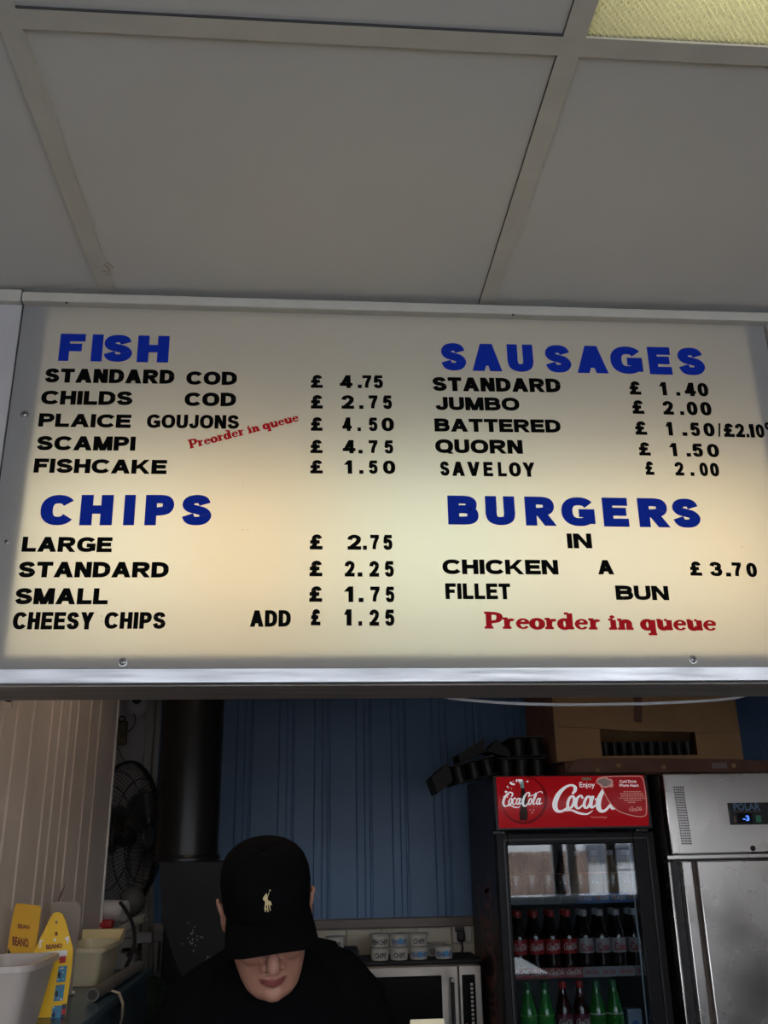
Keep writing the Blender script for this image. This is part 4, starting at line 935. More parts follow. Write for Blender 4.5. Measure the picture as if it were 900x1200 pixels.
for i in range(10): MB().bbox((.617, MY-.005, MZ1-.072-.0145*i), (.627, MY-.002, MZ1-.063-.0145*i), mst, .001).build('button', kp)
q = MB(); put(q, [disc(.5, .5, .5, .5, 12)], 1, 1, (.595, MY-.0035, MZ0+.06), (.012, 0, 0), (0, 0, .012), b_ink); put(q, [disc(.5, .5, .5, .5, 12)], 1, 1, (.592, MY-.0035, MZ0+.09), (.014, 0, 0), (0, 0, .008), r_ink); q.build('keypad_print', kp, fix=False)
for x in (MX0+.03, MX1-.05):
    for y in (3.9, 4.15): MB().lathe([(.012, 0), (.012, .0105)], (x, y, .9248), black, 10).build('foot', mw)
tag(MB().bbox((.18, 3.88, 1.2335), (.672, 4.13, 1.247), blackmatt, .004).build('black_tray'), 'flat black tray lying on the microwave beneath the stacked pots', 'tray')
def pot(name, loc, label, txt, ink):
    t = thing(name, label, 'pot', loc, 'printed tubs behind the server')
    MB().lathe([(.030, 0), (.033, .002), (.0375, .038), (.0395, .0385), (.0395, .042), (.037, .0425)], loc, pot_m, 20).build('cup', t)
    MB().lathe([(.0405, .0395), (.041, .045), (.039, .0465)], loc, clearpl_d, 20).build('lid', t)
    q = MB(); ps, W, Hh = fpolys(txt, .03); x, y, z = loc; a1 = .95 if len(txt) > 6 else .62
    def r_at(b): return .0337+.0040*(b)+.0006
    for p_ in ps: q.add([V((x+r_at(.2+.6*b/Hh)*math.sin(-a1+2*a1*a/W), y-r_at(.2+.6*b/Hh)*math.cos(-a1+2*a1*a/W), z+.010+.018*b/Hh)) for a, b in p_], [tuple(range(len(p_)))], ink)
    if '&' in txt: 
        for p_ in [disc(.5, .5, .5, .5, 10)]: q.add([V((x+.0385*math.sin(-.15+.5*a), y-.0385*math.cos(-.15+.5*a), z+.010+.022*b)) for a, b in p_], [tuple(range(len(p_)))], mat('blue_splash', (.05, .25, .5), .5))
    q.build('print', t, fix=False); return t
clearpl_d = mat('milky_lid', (.42, .40, .35), .3)
zt = 1.2475; Yp = 3.93
def px_x(px): return P(px, 1115, Yp).x
for (px, lv, tx, ink, lab) in ((445, 0, 'CHIPS', d_ink, 'printed tub reading CHIPS, lower left of the stack on the microwave'), (445, 1, 'FISH CHIPS', d_ink, 'printed tub, upper left of the stack on the microwave'),
    (467.5, 0, 'CHIPS', d_ink, 'printed tub, lower and second from left on the microwave'), (467.5, 1, 'FISH&CHIPS', b_ink, 'printed tub with blue emblem, upper and second from left on the microwave'),
    (490.5, 0, 'FISH&CHIPS', b_ink, 'printed tub with blue emblem, lower and third from left on the microwave'), (490.5, 1, 'CHIPS', d_ink, 'printed tub reading CHIPS, upper and third from left on the microwave'),
    (520, 0, 'FISH&CHIPS', b_ink, 'printed tub with blue emblem, rightmost in front of the socket')):
    pot('paper_pot', (px_x(px), Yp, zt+lv*.0475), lab, tx, ink)
pot('paper_pot', (px_x(513), Yp+.1, zt+.006), 'printed tub half hidden behind the rightmost one', 'CHIPS', d_ink).location.z = zt
pot('paper_pot', (px_x(393), Yp, 1.290), 'printed tub on the dark upper tray beside the black cap', 'CHIPS', d_ink)
tag(MB().bbox((px_x(352), Yp-.06, 1.275), (px_x(420), Yp+.12, 1.2895), blackmatt, .004).build('black_tray'), 'small black tray with one tub, beside the cap of the server', 'tray')
pot('paper_pot', (px_x(398), Yp+.01, 1.2265), 'printed tub under the small black tray beside the server', 'FISH&CHIPS', b_ink)
tag(MB().bbox((-.25, 3.7, 1.205), (.175, 4.15, 1.226), steel_dk, .003).build('wall_shelf'), 'dark narrow shelf behind the head of the server', 'shelf')
for x in (-.23, .12): 
    pass
q = thing('wall_socket', 'off-white wall socket with black plug between tiles and drinks fridge', 'socket', (.62, BY-.01, 1.33)); a = P(530, 1083, BY-.02); b2 = P(553, 1105, BY-.02)
MB().bbox((a.x, BY-.024, b2.z), (b2.x, BY-.0095, a.z), white_p, .004).build('face_plate', q)
MB().bbox((a.x+.01, BY-.03, a.z-.030), (a.x+.05, BY-.024, a.z-.010), black, .002).build('switch', q)
pg = thing('plug', 'black plug with its lead in the wall socket', 'plug', (a.x+.035, BY-.03, 1.31)); MB().bbox((a.x+.014, BY-.062, b2.z+.006), (a.x+.050, BY-.0305, b2.z+.054), black, .012).build('plug_body', pg)
MB().tube([tuple(p) for p in cat_rom([(a.x+.032, BY-.05, b2.z+.012), (a.x+.036, BY-.05, b2.z-.02), (a.x+.028, BY-.05, b2.z-.045), (a.x+.05, BY-.05, b2.z-.07), (a.x+.075, BY-.045, b2.z-.11)], False, 5)], .0045, black, 7).build('lead', pg)

# ------------------------------------------------------------------ flue and extraction box
fp_ = thing('flue_pipe', 'thick glossy black vertical flue pipe behind the server', 'pipe', (-.411, 3.3, 1.63))
MB().lathe([(.106, 1.632), (.106, CZ)], (-.411, 3.3, 0), blackpipe, 36).build('pipe', fp_)
MB().lathe([(.112, 1.632), (.113, 1.645), (.108, 1.652)], (-.411, 3.3, 0), blackpipe, 36, cap=False).build('collar', fp_)
q = MB(); y0, y1 = 3.17, 3.46
pa = [P(a, b, y0) for a, b in ((187, 1010), (264, 1010), (300, 1150), (217, 1155), (205, 1125), (190, 1082))]; q.prism(pa, (0, y1-y0, 0), greybox)
eb = thing('extraction_box', 'dark grey tapered metal flue box below the black pipe', 'duct', (-.4, 3.3, 1.2)); q.build('box', eb)
q = MB(); q.box((-.42, 3.2, 0), (-.25, 3.42, pa[3].z-.001), greybox); q.build('pedestal', eb)
q = MB()
for i in range(26):
    px, py = 225+random.gauss(0, 5), 1100+random.gauss(0, 8)
    if i > 20: px, py = 243+random.gauss(0, 2), 1124+random.gauss(0, 2)
    c_ = P(px, py, y0-.001); q.ball(c_, (.002, .001, .003), mat('painted_glint', (.3, .3, .28), .15, .5), 6)  # small pale specks painted in as glints on the dark box
q.build('painted_glints', eb)
dc = thing('added_dark_box', 'dark cabinet shape added to darken the corner behind the extraction box', 'cabinet', (-.5, 3.95, 0))  # made-up cabinet, put in to turn this pale corner dark
MB().bbox((-.55, 3.85, .05), (-.30, 4.22, 1.40), blackmatt, .006).build('carcass', dc); MB().bbox((-.54, 3.83, .08), (-.31, 3.849, 1.38), blackmatt, .004).build('door', dc)
for x in (-.545, -.36):
    for y in (3.87, 4.16): MB().box((x, y, 0), (x+.04, y+.04, .05), black).build('foot', dc)
# ------------------------------------------------------------------ fan
C0 = P(149, 981, 3.72); FR = .272; ax = V((.955, -.295, .0)).normalized()
fn = thing('wall_fan', 'black wire-caged wall fan in the corner beyond the ribbed partition', 'fan', tuple(C0))
e1 = ax.cross(V((0, 0, 1))).normalized(); e2 = e1.cross(ax)
wire = mat('fan_wire', (.05, .047, .042), .35, .6)
def pt(r, a, h): return C0+e1*(r*math.cos(a))+e2*(r*math.sin(a))+ax*h
prof_f = [(.045, .085), (.10, .083), (.16, .072), (.21, .052), (.25, .022), (.272, 0)]; prof_b = [(.06, -.10), (.12, -.098), (.19, -.082), (.24, -.05), (.272, -.006)]
for nm, prf, cnt in (('front_cage', prof_f, 88), ('rear_cage', prof_b, 88)):
    q = MB()
    for i in range(cnt): a = 2*PI*i/cnt; q.tube([pt(r, a+(.25*(1-r/.272) if nm == 'rear_cage' else 0), h) for r, h in prf], .0012, wire, 3, cap=False)
    for r, h in (prf[0], prf[2], prf[3]): q.tube([pt(r, 2*PI*k/40, h) for k in range(40)], .0020, wire, 5, closed=True)
    q.build(nm, fn, fix=False)['kind'] = 'stuff'
MB().tube([pt(.274, 2*PI*k/60, 0) for k in range(60)], .0062, black, 8, closed=True).build('rim_ring', fn)
MB().tube([pt(.274, 2*PI*k/60, -.012) for k in range(60)], .003, wire, 6, closed=True).build('rim_ring', fn)
q = MB(); q.lathe([(.05, -.16), (.058, -.14), (.058, -.06), (.03, -.05), (.012, -.04), (.012, .0)], C0, black, 20, ax); q.build('motor', fn)
q = MB(); q.lathe([(.045, .08), (.04, .09), (.01, .094)], C0, mat('fan_badge', (.12, .10, .06), .4, .5), 20, ax); q.build('front_badge', fn)
MB().lathe([(.032, -.035), (.035, -.02), (.035, .015), (.02, .03)], C0, black, 20, ax).build('hub', fn)
blm = mat('fan_blade_metal', (.35, .32, .28), .3, .9)
for k in range(3):
    a0 = 2*PI*k/3+.3; vs = []; fs = []
    for i in range(6):
        r = .035+.2*i/5; w_ = .25+.62*math.sin(PI*min(1, (i+1)/5.2))
        for j in range(7):
            u = j/6-.5; vs.append(pt(r, a0+u*w_*1.5, u*.05))
    for i in range(5):
        for j in range(6): fs.append((i*7+j, i*7+j+1, (i+1)*7+j+1, (i+1)*7+j))
    n0 = len(vs); vs += [v_+ax*.002 for v_ in vs]; fs += [tuple(k_+n0 for k_ in f_)[::-1] for f_ in fs]
    MB().add(vs, fs, blm, True).build('blade', fn, fix=False)
q = MB(); q.tube([C0-ax*.16, V((-.955, C0.y+.06, C0.z+.0))], .018, black, 10); q.lathe([(.06, 0), (.06, .012)], (-.957, C0.y+.06, C0.z), black, 16, (1, 0, 0)); q.build('bracket', fn)

# ------------------------------------------------------------------ bits on the white back wall
BYW = BY-.005
c_ = P(161, 826, BYW); t = thing('ceiling_rose_vent', 'round white vent disc high on the white back wall', 'vent', tuple(c_))
MB().lathe([(.055, 0), (.053, .012), (.04, .02), (.03, .021)], c_, white_p, 28, (0, -1, 0)).build('disc', t); MB().lathe([(.02, .021), (.02, .024)], c_+V((0, 0, .02)), black, 16, (0, -1, 0)).build('opening', t)
q = MB(); pl_ = [P(a, b, BYW) for a, b in ((150, 842), (156, 838), (168, 838), (172, 845), (173, 870), (170, 886), (162, 897), (150, 903), (142, 903), (143, 880))]; q.prism(pl_, (0, -.012, 0), whitewall); tag(q.build('wall_cover_plate'), 'rounded white cover plate below the round vent on the back wall', 'cover plate')
c_ = P(143, 858, BYW-.03); t = thing('pull_switch', 'small brownish pull switch box with cord beside the white cover plate', 'switch', tuple(c_))
bxm = mat('grubby_brown_box', (.22, .17, .10), .6, var=.5, vscale=60)
MB().bbox((c_.x-.028, BYW-.05, c_.z-.055), (c_.x+.022, BYW-.0125, c_.z+.05), bxm, .006).build('box', t)
MB().tube([c_+V((.014*math.cos(k*PI/8), -.02, .055+.012*math.sin(k*PI/8))) for k in range(16)], .003, black, 6, closed=True).build('ring', t)
MB().tube([tuple(p) for p in cat_rom([tuple(P(a, b, BYW-.02)) for a, b in ((150, 858), (156, 852), (159, 843), (157, 836))], False, 5)], .0022, black, 6).build('cord', t)
q = MB().tube([tuple(P(a, b, BYW-.02)) for a, b in ((137, 874), (143, 887), (152, 901))], .0016, black, 5); tag(q.build('thin_wire'), 'thin dark wire slanting down behind the top of the fan', 'wire')
struct(MB().box((-.957, 3.44, 0), (-.90, 3.47, CZ), black).build('trim_6'))
# pipes and trunking below the fan
def cabl(name, pts, r, mt, label, cat): return tag(MB().tube([tuple(p) for p in cat_rom([tuple(P(*p)) for p in pts], False, 5)], r, mt, 8).build(name), label, cat)
cabl('waste_pipe', ((110, 1104, 3.5), (140, 1090, 3.5), (166, 1077, 3.5), (168, 1077, 3.5)), .016, greypipe, 'off-white sloping pipe below the fan', 'pipe')
cabl('vertical_pipe', ((171, 1030, 3.95), (171, 1080, 3.95), (170, 1150, 3.95), (170, 1400, 3.95)), .014, greypipe, 'off-white vertical pipe at the right of the fan', 'pipe')
cabl('conduit', ((176, 990, 4.1), (177, 1080, 4.1), (178, 1200, 4.1), (178, 1400, 4.1)), .010, greypipe, 'thin off-white conduit next to the dark flue', 'conduit')
c_ = P(138, 1067, 3.48); t = thing('paper_roll', 'white paper roll lying below the fan', 'paper roll', tuple(c_)); axx = V((1, -.25, -.05)).normalized()
q = MB(); q.lathe([(.031, -.06), (.033, -.058), (.033, .028), (.031, .03)], c_, white_p, 24, axx); q.build('roll', t); MB().lathe([(.009, .030), (.009, .0315)], c_, black, 14, axx).build('core', t)
c_ = P(124, 1083, 3.45); tag(MB().bbox((c_.x-.035, c_.y-.03, c_.z-.014), (c_.x+.025, c_.y+.03, c_.z+.014), red_pl, .008).build('red_box'), 'small red plastic box beneath the white paper roll', 'box')
c_ = P(155, 1056, 3.6); t = thing('plastic_bowl', 'crumpled clear plastic bag behind the paper roll', 'bag', tuple(c_)); q = MB(); n = 18; rg = []
for i in range(9):
    a = PI*i/8; rg.append([c_+V((.045*math.sin(a)*math.cos(2*PI*k/n)*random.uniform(.8, 1.15), .04*math.sin(a)*math.sin(2*PI*k/n), .05*math.cos(a)+random.uniform(-.004, .004))) for k in range(n)])
q.rings(rg, mat('cloudy_bag', (.12, .115, .10), .45, bump=1, bscale=30)); q.build('bag', t); t.name = 'plastic_bag'
for px, py, w_, h_, Y, lab in ((155, 1108, .10, .055, BY-.055, 'grey junction box on the wall left of the vertical pipe'), (172, 1123, .09, .12, BY-.055, 'off-white electrical box at the foot of the flue'), (150, 1122, .06, .08, BY-.055, 'small pale box behind the black cables')):
    c_ = P(px, py, Y); tag(MB().bbox((c_.x-w_/2, Y, c_.z-h_/2), (c_.x+w_/2, Y+.05, c_.z+h_/2), greypipe, .004).build('junction_box'), lab, 'electrical box')
c_ = P(169, 1099, 3.915); tag(MB().bbox((c_.x-.03, 3.915, c_.z-.018), (c_.x+.03, 3.945, c_.z+.018), white_p, .004).build('pipe_clamp'), 'white pipe clamp above the off-white electrical box', 'clamp')
cabl('black_cable', ((141, 1058, 3.45), (147, 1066, 3.4), (155, 1082, 3.3), (158, 1100, 3.25), (155, 1118, 3.2), (148, 1133, 3.2), (147, 1150, 3.2), (150, 1172, 3.2)), .006, black, 'thick black cable looping down from the fan behind the cream tub', 'cable')
cabl('black_cable', ((158, 1112, 3.25), (166, 1128, 3.2), (168, 1145, 3.2), (163, 1165, 3.2), (152, 1180, 3.2), (140, 1192, 3.2)), .005, black, 'black cable curving down right of the thick one, past the rubber roller', 'cable')
cabl('black_cable', ((150, 1120, 3.4), (158, 1112, 3.38), (163, 1122, 3.36), (157, 1134, 3.36)), .006, black, 'short knotted black cable above the blue counter corner', 'cable')
c_ = P(174, 1180, 3.6); q = MB(); rg = []
for i in range(9):
    a = PI*i/8; rg.append([c_+V((.075*math.sin(a)*math.cos(2*PI*k/n)*random.uniform(.92, 1.08), .06*math.sin(a)*math.sin(2*PI*k/n), .10*math.cos(a))) for k in range(n)])
q.rings(rg, green_bag); q.tube([c_-V((0, 0, .09)), V((c_.x, c_.y, .001))], [.07, .08], green_bag, 14); tag(q.build('green_sack'), 'dark green sack standing beside the blue counter', 'sack')

# ------------------------------------------------------------------ blue range top at the left, and what stands on it
RZ = 1.33
rg_ = thing('blue_range', 'dark blue steel range with a flat top along the ribbed partition', 'range', (-.585, 2.5, 0))
MB().bbox((-.688, 1.80, .10), (-.482, 3.12, RZ-.022), range_m, .004).build('body', rg_)
MB().bbox((-.690, 1.78, RZ-.022), (-.472, 3.14, RZ), range_m, .004).build('top_plate', rg_)
for y in (1.84, 3.05):
    for x in (-.67, -.53): MB().box((x, y, 0), (x+.04, y+.04, .10), black).build('foot', rg_)
def open_tub(t, x0, x1, y0, y1, z0, z1, mt, taper=.02, rim=.010, th=.004, r=.03, part='body'):
    def ring(ax0, ax1, ay0, ay1, z, rr):
        o = []
        for cx, cy, a0 in ((ax1-rr, ay1-rr, 0), (ax0+rr, ay1-rr, 90), (ax0+rr, ay0+rr, 180), (ax1-rr, ay0+rr, 270)):
            for k in range(5): a = math.radians(a0+22.5*k); o.append(V((cx+rr*math.cos(a), cy+rr*math.sin(a), z)))
        return o
    t_ = taper; q = MB()
    q.rings([ring(x0+t_, x1-t_, y0+t_, y1-t_, z0, r), ring(x0, x1, y0, y1, z1-.012, r), ring(x0-rim, x1+rim, y0-rim, y1+rim, z1-.012, r+rim), ring(x0-rim, x1+rim, y0-rim, y1+rim, z1, r+rim), ring(x0+th, x1-th, y0+th, y1-th, z1, r), ring(x0+t_+th, x1-t_-th, y0+t_+th, y1-t_-th, z0+.006, r)], mt)
    return q.build(part, t)
t = thing('white_tub', 'large open off-white plastic tub at the front left corner', 'tub', (-.6, 2.15, RZ)); open_tub(t, -.688, -.552, 2.05, 2.285, RZ+.001, 1.462, grey_p, .020, .008)
q = MB(); c_ = P(6, 1192, 2.045)
q.ball(V((c_.x, 2.03, RZ+.012)), (.02, .014, .012), mat('batter_scrap', (.5, .33, .16), .7, bump=.4), 10); tag(q.build('batter_scrap'), 'pale crumb of batter at the foot of the large white tub', 'food scrap')
t = thing('cream_tub', 'cream plastic food tub with a yellowish inner wall behind the yellow cartons', 'tub', (-.57, 2.87, RZ)); open_tub(t, -.662, -.553, 2.76, 3.04, RZ+.001, 1.425, cream_p, .012, .006, r=.02)
q = MB(); q.rings([[V((x, y, z_)) for x, y in ((-.655, 3.052), (-.529, 3.052), (-.529, 2.98), (-.655, 2.98))] for z_ in (1.4375, 1.462)], lid_p); 
q = MB(); q.box((-.670, 3.035, 1.4255), (-.547, 3.046, 1.450), lid_p); q.prism([(-.547, 3.035, 1.4255), (-.547, 2.96, 1.4255), (-.547, 3.035, 1.450)], (-.004, 0, 0), lid_p); q.build('raised_lid', t)
# yellow cartons
def bw(pts, Y, d=0): return [P(a, b, Y+d) for a, b in pts]
YB = 2.305
t = thing('chip_carton', 'yellow pointed chip carton printed BEANO with blue picture squares behind the white tub', 'carton', tuple(P(65, 1210, YB)))
front = [(68-6, 1070.5), (68, 1068.5), (73, 1071), (77, 1080), (81, 1095), (85.5, 1112), (84.5, 1130), (78, 1178), (75, 1203), (28, 1203), (36, 1125), (40, 1114), (52, 1090), (58, 1077)]
fl2 = bw(front, YB); zmin = RZ+.001; fl2 = [V((p.x, p.y, max(p.z, zmin))) for p in fl2]
MB().prism(fl2, (0, .003, 0), yellow).build('tall_panel', t)
side = [fl2[5], fl2[6], fl2[7], fl2[8]]
q = MB(); q.prism([p+V((0, .0035, 0)) for p in side]+[V((side[3].x-.03, YB+.05, side[3].z)), V((side[1].x-.012, YB+.05, side[1].z))], (-.003, 0, 0), yellow); q.build('side_panel', t)
q = MB()
def pf_(q, polys, mt, k=1): 
    for r in polys: q.add(bw(r, YB, -.0006*k), [tuple(range(len(r)))], mt)
def ft_at(q, s, x0, yb, x1, yb1, h, mt, Y, off=.03, up=(0, -1)):
    ps, W, Hh = fpolys(s, off)
    for r in ps: q.add([P(x0+(x1-x0)*a/W+up[0]*h*b/Hh, yb+(yb1-yb)*a/W+up[1]*h*b/Hh, Y) for a, b in r], [tuple(range(len(r)))], mt)
ft_at(q, 'BEANO', 54, 1112.2, 73, 1110.4, 5.2, brown_ink, YB-.0007, .05); q.build('lettering', t, fix=False)
q = MB()
pf_(q, [[(40, 1117), (78.7, 1113), (78.5, 1121), (74, 1122), (40, 1122)]], w_ink); pf_(q, [[(70, 1121), (77.5, 1120), (76.5, 1128), (69.5, 1129)]], r_ink, 2)
pf_(q, [[(46, 1102), (51.5, 1101), (48, 1104.5), (48, 1110), (46, 1112)]], w_ink); pf_(q, [[(76.5, 1098.5), (80.5, 1097.5), (80.5, 1104), (79, 1107), (78, 1101.5), (76.5, 1101.5)]], w_ink); pf_(q, [[(63, 1100), (66, 1099.5), (65.5, 1103), (62.5, 1103)]], w_ink)
for dx, dy, w_, h_ in ((64.5, 1092, 3, 4.5), (64.8, 1079, 2.6, 3.4)): pf_(q, [[(dx, dy), (dx+w_, dy), (dx+w_, dy+h_), (dx, dy+h_)]], brown_ink if dy > 1085 else maroon_ink)
for y_ in (1131.5, 1153.5, 1178):
    s_ = -.13*(y_-1131)
    pf_(q, [[(69+s_*1.2, y_+1), (79+s_, y_), (76.4+s_, y_+19), (66+s_*1.2, y_+20)]], strip_blue); 
    for i in range(9): cx, cy = 71+s_*1.1+random.uniform(-3, 4), y_+random.choice((2, 3, 16, 17, 9))+random.uniform(-1, 1); pf_(q, [disc(cx, cy, random.uniform(.6, 1.2), random.uniform(.6, 1.2), 6)], random.choice((w_ink, d_ink, maroon_ink)), 2)
    pf_(q, [disc(69.5+s_*1.1, y_+11, 2, 4, 8)], d_ink, 2)
for i, y_ in enumerate((1177, 1183, 1189, 1195)): pf_(q, [[(73-.13*(y_-1177), y_), (78-.13*(y_-1177), y_-1), (77.3-.13*(y_-1177), y_+5), (72.3-.13*(y_-1177), y_+6)]], r_ink if i % 2 else d_ink, 2)
q.build('picture_print', t, fix=False)
YC = 2.313
t = thing('chip_carton', 'plain-backed amber chip carton with BEANO print, leftmost behind the white tub', 'carton', tuple(P(28, 1200, YC)))
oc2 = bw([(10, 1125), (7.5, 1120), (12, 1090), (17, 1063), (20, 1058.5), (26, 1059), (46, 1061.5), (48, 1065), (45, 1090), (40, 1118), (36, 1200), (6, 1200)], YC); oc2 = [V((p.x, p.y, max(p.z, zmin))) for p in oc2]
MB().prism(oc2, (0, .003, 0), amber).build('tall_panel', t)
q = MB(); ft_at(q, 'BEANO', 14.5, 1107, 33.5, 1110, 10, brown_ink, YC-.0007, .04); ft_at(q, 'BEAN', 21, 1087.5, 34.5, 1089, 5, brown_ink, YC-.0007, .03); q.add(bw([(8.5, 1118), (9.5, 1111), (10.5, 1111), (10.5, 1114), (12, 1114), (12, 1118)], YC, -.0006), [tuple(range(6))], d_ink); q.build('lettering', t, fix=False)
YD = 2.62
t = thing('clear_container', 'upright milky plastic sheet behind the yellow pointed carton', 'container', tuple(P(78, 1150, YD))); oc2 = bw([(60, 1058), (66, 1056.5), (91, 1057), (95, 1063), (93, 1090), (88, 1120), (84, 1165), (64, 1165)], YD); oc2 = [V((p.x, p.y, max(p.z, zmin))) for p in oc2]
MB().prism(oc2, (0, .003, 0), mat('milky_plastic', (.33, .28, .24), .3)).build('sheet', t)
YD = 2.5
t = thing('clear_sleeve', 'faint folded plastic sleeve between the two yellow cartons', 'sleeve', tuple(P(45, 1140, YD))); oc2 = bw([(44, 1080), (47, 1072), (50, 1085), (44, 1110), (42, 1170), (38, 1170)], YD); oc2 = [V((p.x, p.y, max(p.z, zmin))) for p in oc2]; MB().prism(oc2, (0, .002, 0), MATS['milky_plastic']).build('sheet', t)
q = MB(); pts = [P(69+x_, 1045+y_, 0) if 0 else None for x_, y_ in ((0, 0),)]
# chip in the cladding
yc = yw(70, 1045); zc = 1.52
crk = MB(); crk.tube([(WX+.0015, yw(75, 1037), P(75, 1037, yw(75, 1037)).z), (WX+.0015, yw(71, 1046), P(71, 1046, yw(71, 1046)).z), (WX+.0015, yw(68, 1056), P(68, 1056, yw(68, 1056)).z)], [.002, .004, .002], card_dk, 6); struct(crk.build('trim_7'))
a = PZ(82, 1163, RZ+.006); q = MB(); q.ball(a, (.014, .010, .005), white_p, 10); tag(q.build('paper_scrap'), 'small pale scrap on the blue range top under the cream tub', 'scrap')
# rubber roller with tape
ra, rb = PZ(104, 1176, RZ+.018), PZ(158, 1139, RZ+.018)
ra = V((-.515, 2.50, RZ+.0165)); rb = V((-.500, 3.05, RZ+.0165))
t = thing('black_roller', 'long dark grey rubber roller lying along the edge of the blue range top', 'roller', tuple(ra)); rub = mat('grey_rubber', (.13, .12, .11), .45)
MB().tube([ra, rb], .0155, rub, 20).build('roll', t); dv = (rb-ra).normalized(); MB().tube([ra-dv*.0012, ra+dv*.0004], .0115, seam_m, 16).build('end_hole', t)
tag(MB().bbox((-.478, 2.44, RZ-.001), (-.476, 2.445, RZ), tape_m, .0005).build('tape_strip'), 'strip of cream tape hanging over the edge of the blue range top', 'tape') if 0 else None
tp = MB(); vs = []; TY = 2.60
path = [(-.512, RZ+.003), (-.492, RZ+.010), (-.474, RZ+.004), (-.463, RZ-.02), (-.462, RZ-.05), (-.468, RZ-.075)]
for x_, z_ in path: vs += [(x_, TY, z_), (x_, TY+.03, z_)]
tp.add(vs, [(2*i, 2*i+1, 2*i+3, 2*i+2) for i in range(len(path)-1)], tape_m, True); tp.add([(v_[0]+.0008, v_[1], v_[2]) for v_ in vs], [(2*i+1, 2*i, 2*i+2, 2*i+3) for i in range(len(path)-1)], tape_m, True)
tag(tp.build('tape_strip', fix=False), 'strip of cream tape curling over the right edge of the blue range', 'tape')

# ------------------------------------------------------------------ serving counter with a paper bag
ct = thing('serving_counter', 'brown serving counter between customer and server, below the view', 'counter', (0, 1.4, 0))
MB().bbox((-.46, 1.05, .95), (1.3, 1.78, 1.0), wood_m, .005).build('counter_top', ct); MB().box((-.44, 1.10, 0), (1.28, 1.72, .95), steel_dk).build('counter_front', ct)
a = P(481, 1195, 1.66); b2 = P(520, 1193, 1.66)
t = thing('paper_bag', 'cream paper bag whose top edge shows at the bottom, right of the server', 'bag', ((a.x+b2.x)/2, 1.66, 1.0))
q = MB(); tz = a.z
rgs = [[V((x, y, z_)) for x, y in ((a.x-.03*k, 1.66-.04*k), (b2.x+.03*k, 1.66-.04*k), (b2.x+.03*k, 1.662+.04*k), (a.x-.03*k, 1.662+.04*k))] for z_, k in ((1.001, 1), (1.15, 1), (1.3, .5), (tz, 0))]
q.rings(rgs, paper_m); q.build('bag', t)

# ------------------------------------------------------------------ the server
pe = thing('person', 'young man in a black cap and black t-shirt looking down behind the counter', 'person', (-.07, 2.1, 0))
HO = V((-.082, 1.985, 1.551)); HP = math.radians(29); HYW = math.radians(6); HR = math.radians(-6); HS = 1.05
HM = Matrix.Translation(HO) @ Matrix.Rotation(HR, 4, 'Y') @ Matrix.Rotation(HYW, 4, 'Z') @ Matrix.Rotation(HP, 4, 'X') @ Matrix.Scale(HS, 4)
def ringxy(w_, f, b, z, n=24, sq=2.2, cx=0):
    o = []
    for k in range(n):
        a = 2*PI*k/n; c, s = math.cos(a), math.sin(a); x = w_*math.copysign(abs(c)**(2/sq), c); yy = math.copysign(abs(s)**(2/sq), s); cy = (f+b)/2; o.append(V((cx+x, cy+(b-f)/2*yy, z)))
    return o
def X(mb0, M):
    mb0.v = [tuple(M @ V(p)) for p in mb0.v]; return mb0
hd_ = MB()
R_ = [(-.124, .020, -.078, -.050), (-.120, .034, -.085, -.035), (-.108, .049, -.088, -.01), (-.09, .059, -.087, .02), (-.07, .066, -.086, .05), (-.05, .070, -.086, .07), (-.03, .072, -.087, .085), (-.01, .071, -.086, .095), (.01, .071, -.085, .10), (.035, .075, -.089, .105), (.06, .076, -.088, .105), (.085, .068, -.076, .09), (.105, .05, -.052, .068), (.118, .024, -.02, .035)]
hd_.rings([ringxy(w_, f, b, z) for z, w_, f, b in R_], skin)
hd_.tube([(0, -.082, .012), (0, -.094, -.012), (0, -.112, -.034), (0, -.114, -.043)], [.007, .0085, .0125, .0130], skin, 12)
for s in (-1, 1):
    hd_.ball((s*.0145, -.097, -.044), (.0095, .012, .0085), skin, 10); hd_.ball((s*.035, -.068, -.030), (.026, .020, .020), skin, 12)
    hd_.tube([(s*.012, -.086, .022), (s*.03, -.085, .026), (s*.052, -.070, .020)], [.008, .009, .007], skin, 8)
    # ears
    hd_.ball((s*.078, .012, -.004), (.008, .017, .031), skin, 14, Matrix.Rotation(s*.35, 3, 'Z'))
    hd_.tube([V((s*(.083+.008*math.sin(max(0, t_))), .014+.015*math.cos(t_), .004+.027*math.sin(t_))) for t_ in [(-1.6+i*.42) for i in range(12)]], .0042, skin, 8)
for pts_, rs in (([(-.024, -.082, -.073), (-.012, -.092, -.069), (0, -.096, -.070), (.012, -.092, -.069), (.024, -.082, -.073)], [.0025, .0042, .0042, .0042, .0025]), ([(-.022, -.082, -.076), (-.01, -.091, -.081), (0, -.094, -.082), (.01, -.091, -.081), (.022, -.082, -.076)], [.0025, .005, .0058, .005, .0025])): hd_.tube(pts_, rs, skin, 10)
hd_.ball((0, -.080, -.108), (.022, .017, .016), skin, 14)
hd_.tube([(0, .035, -.06), (0, .055, -.115), (0, .075, -.165)], [.052, .052, .058], skin, 20)
X(hd_, HM)
body = hd_
def tring(cx, cy, z, rx, ry, n=24, tilt=0, sq=2.4):
    o = []
    for k in range(n):
        a = 2*PI*k/n; c, s = math.cos(a), math.sin(a); o.append(V((cx+rx*math.copysign(abs(c)**(2/sq), c), cy+ry*math.copysign(abs(s)**(2/sq), s), z+tilt*rx*c)))
    return o
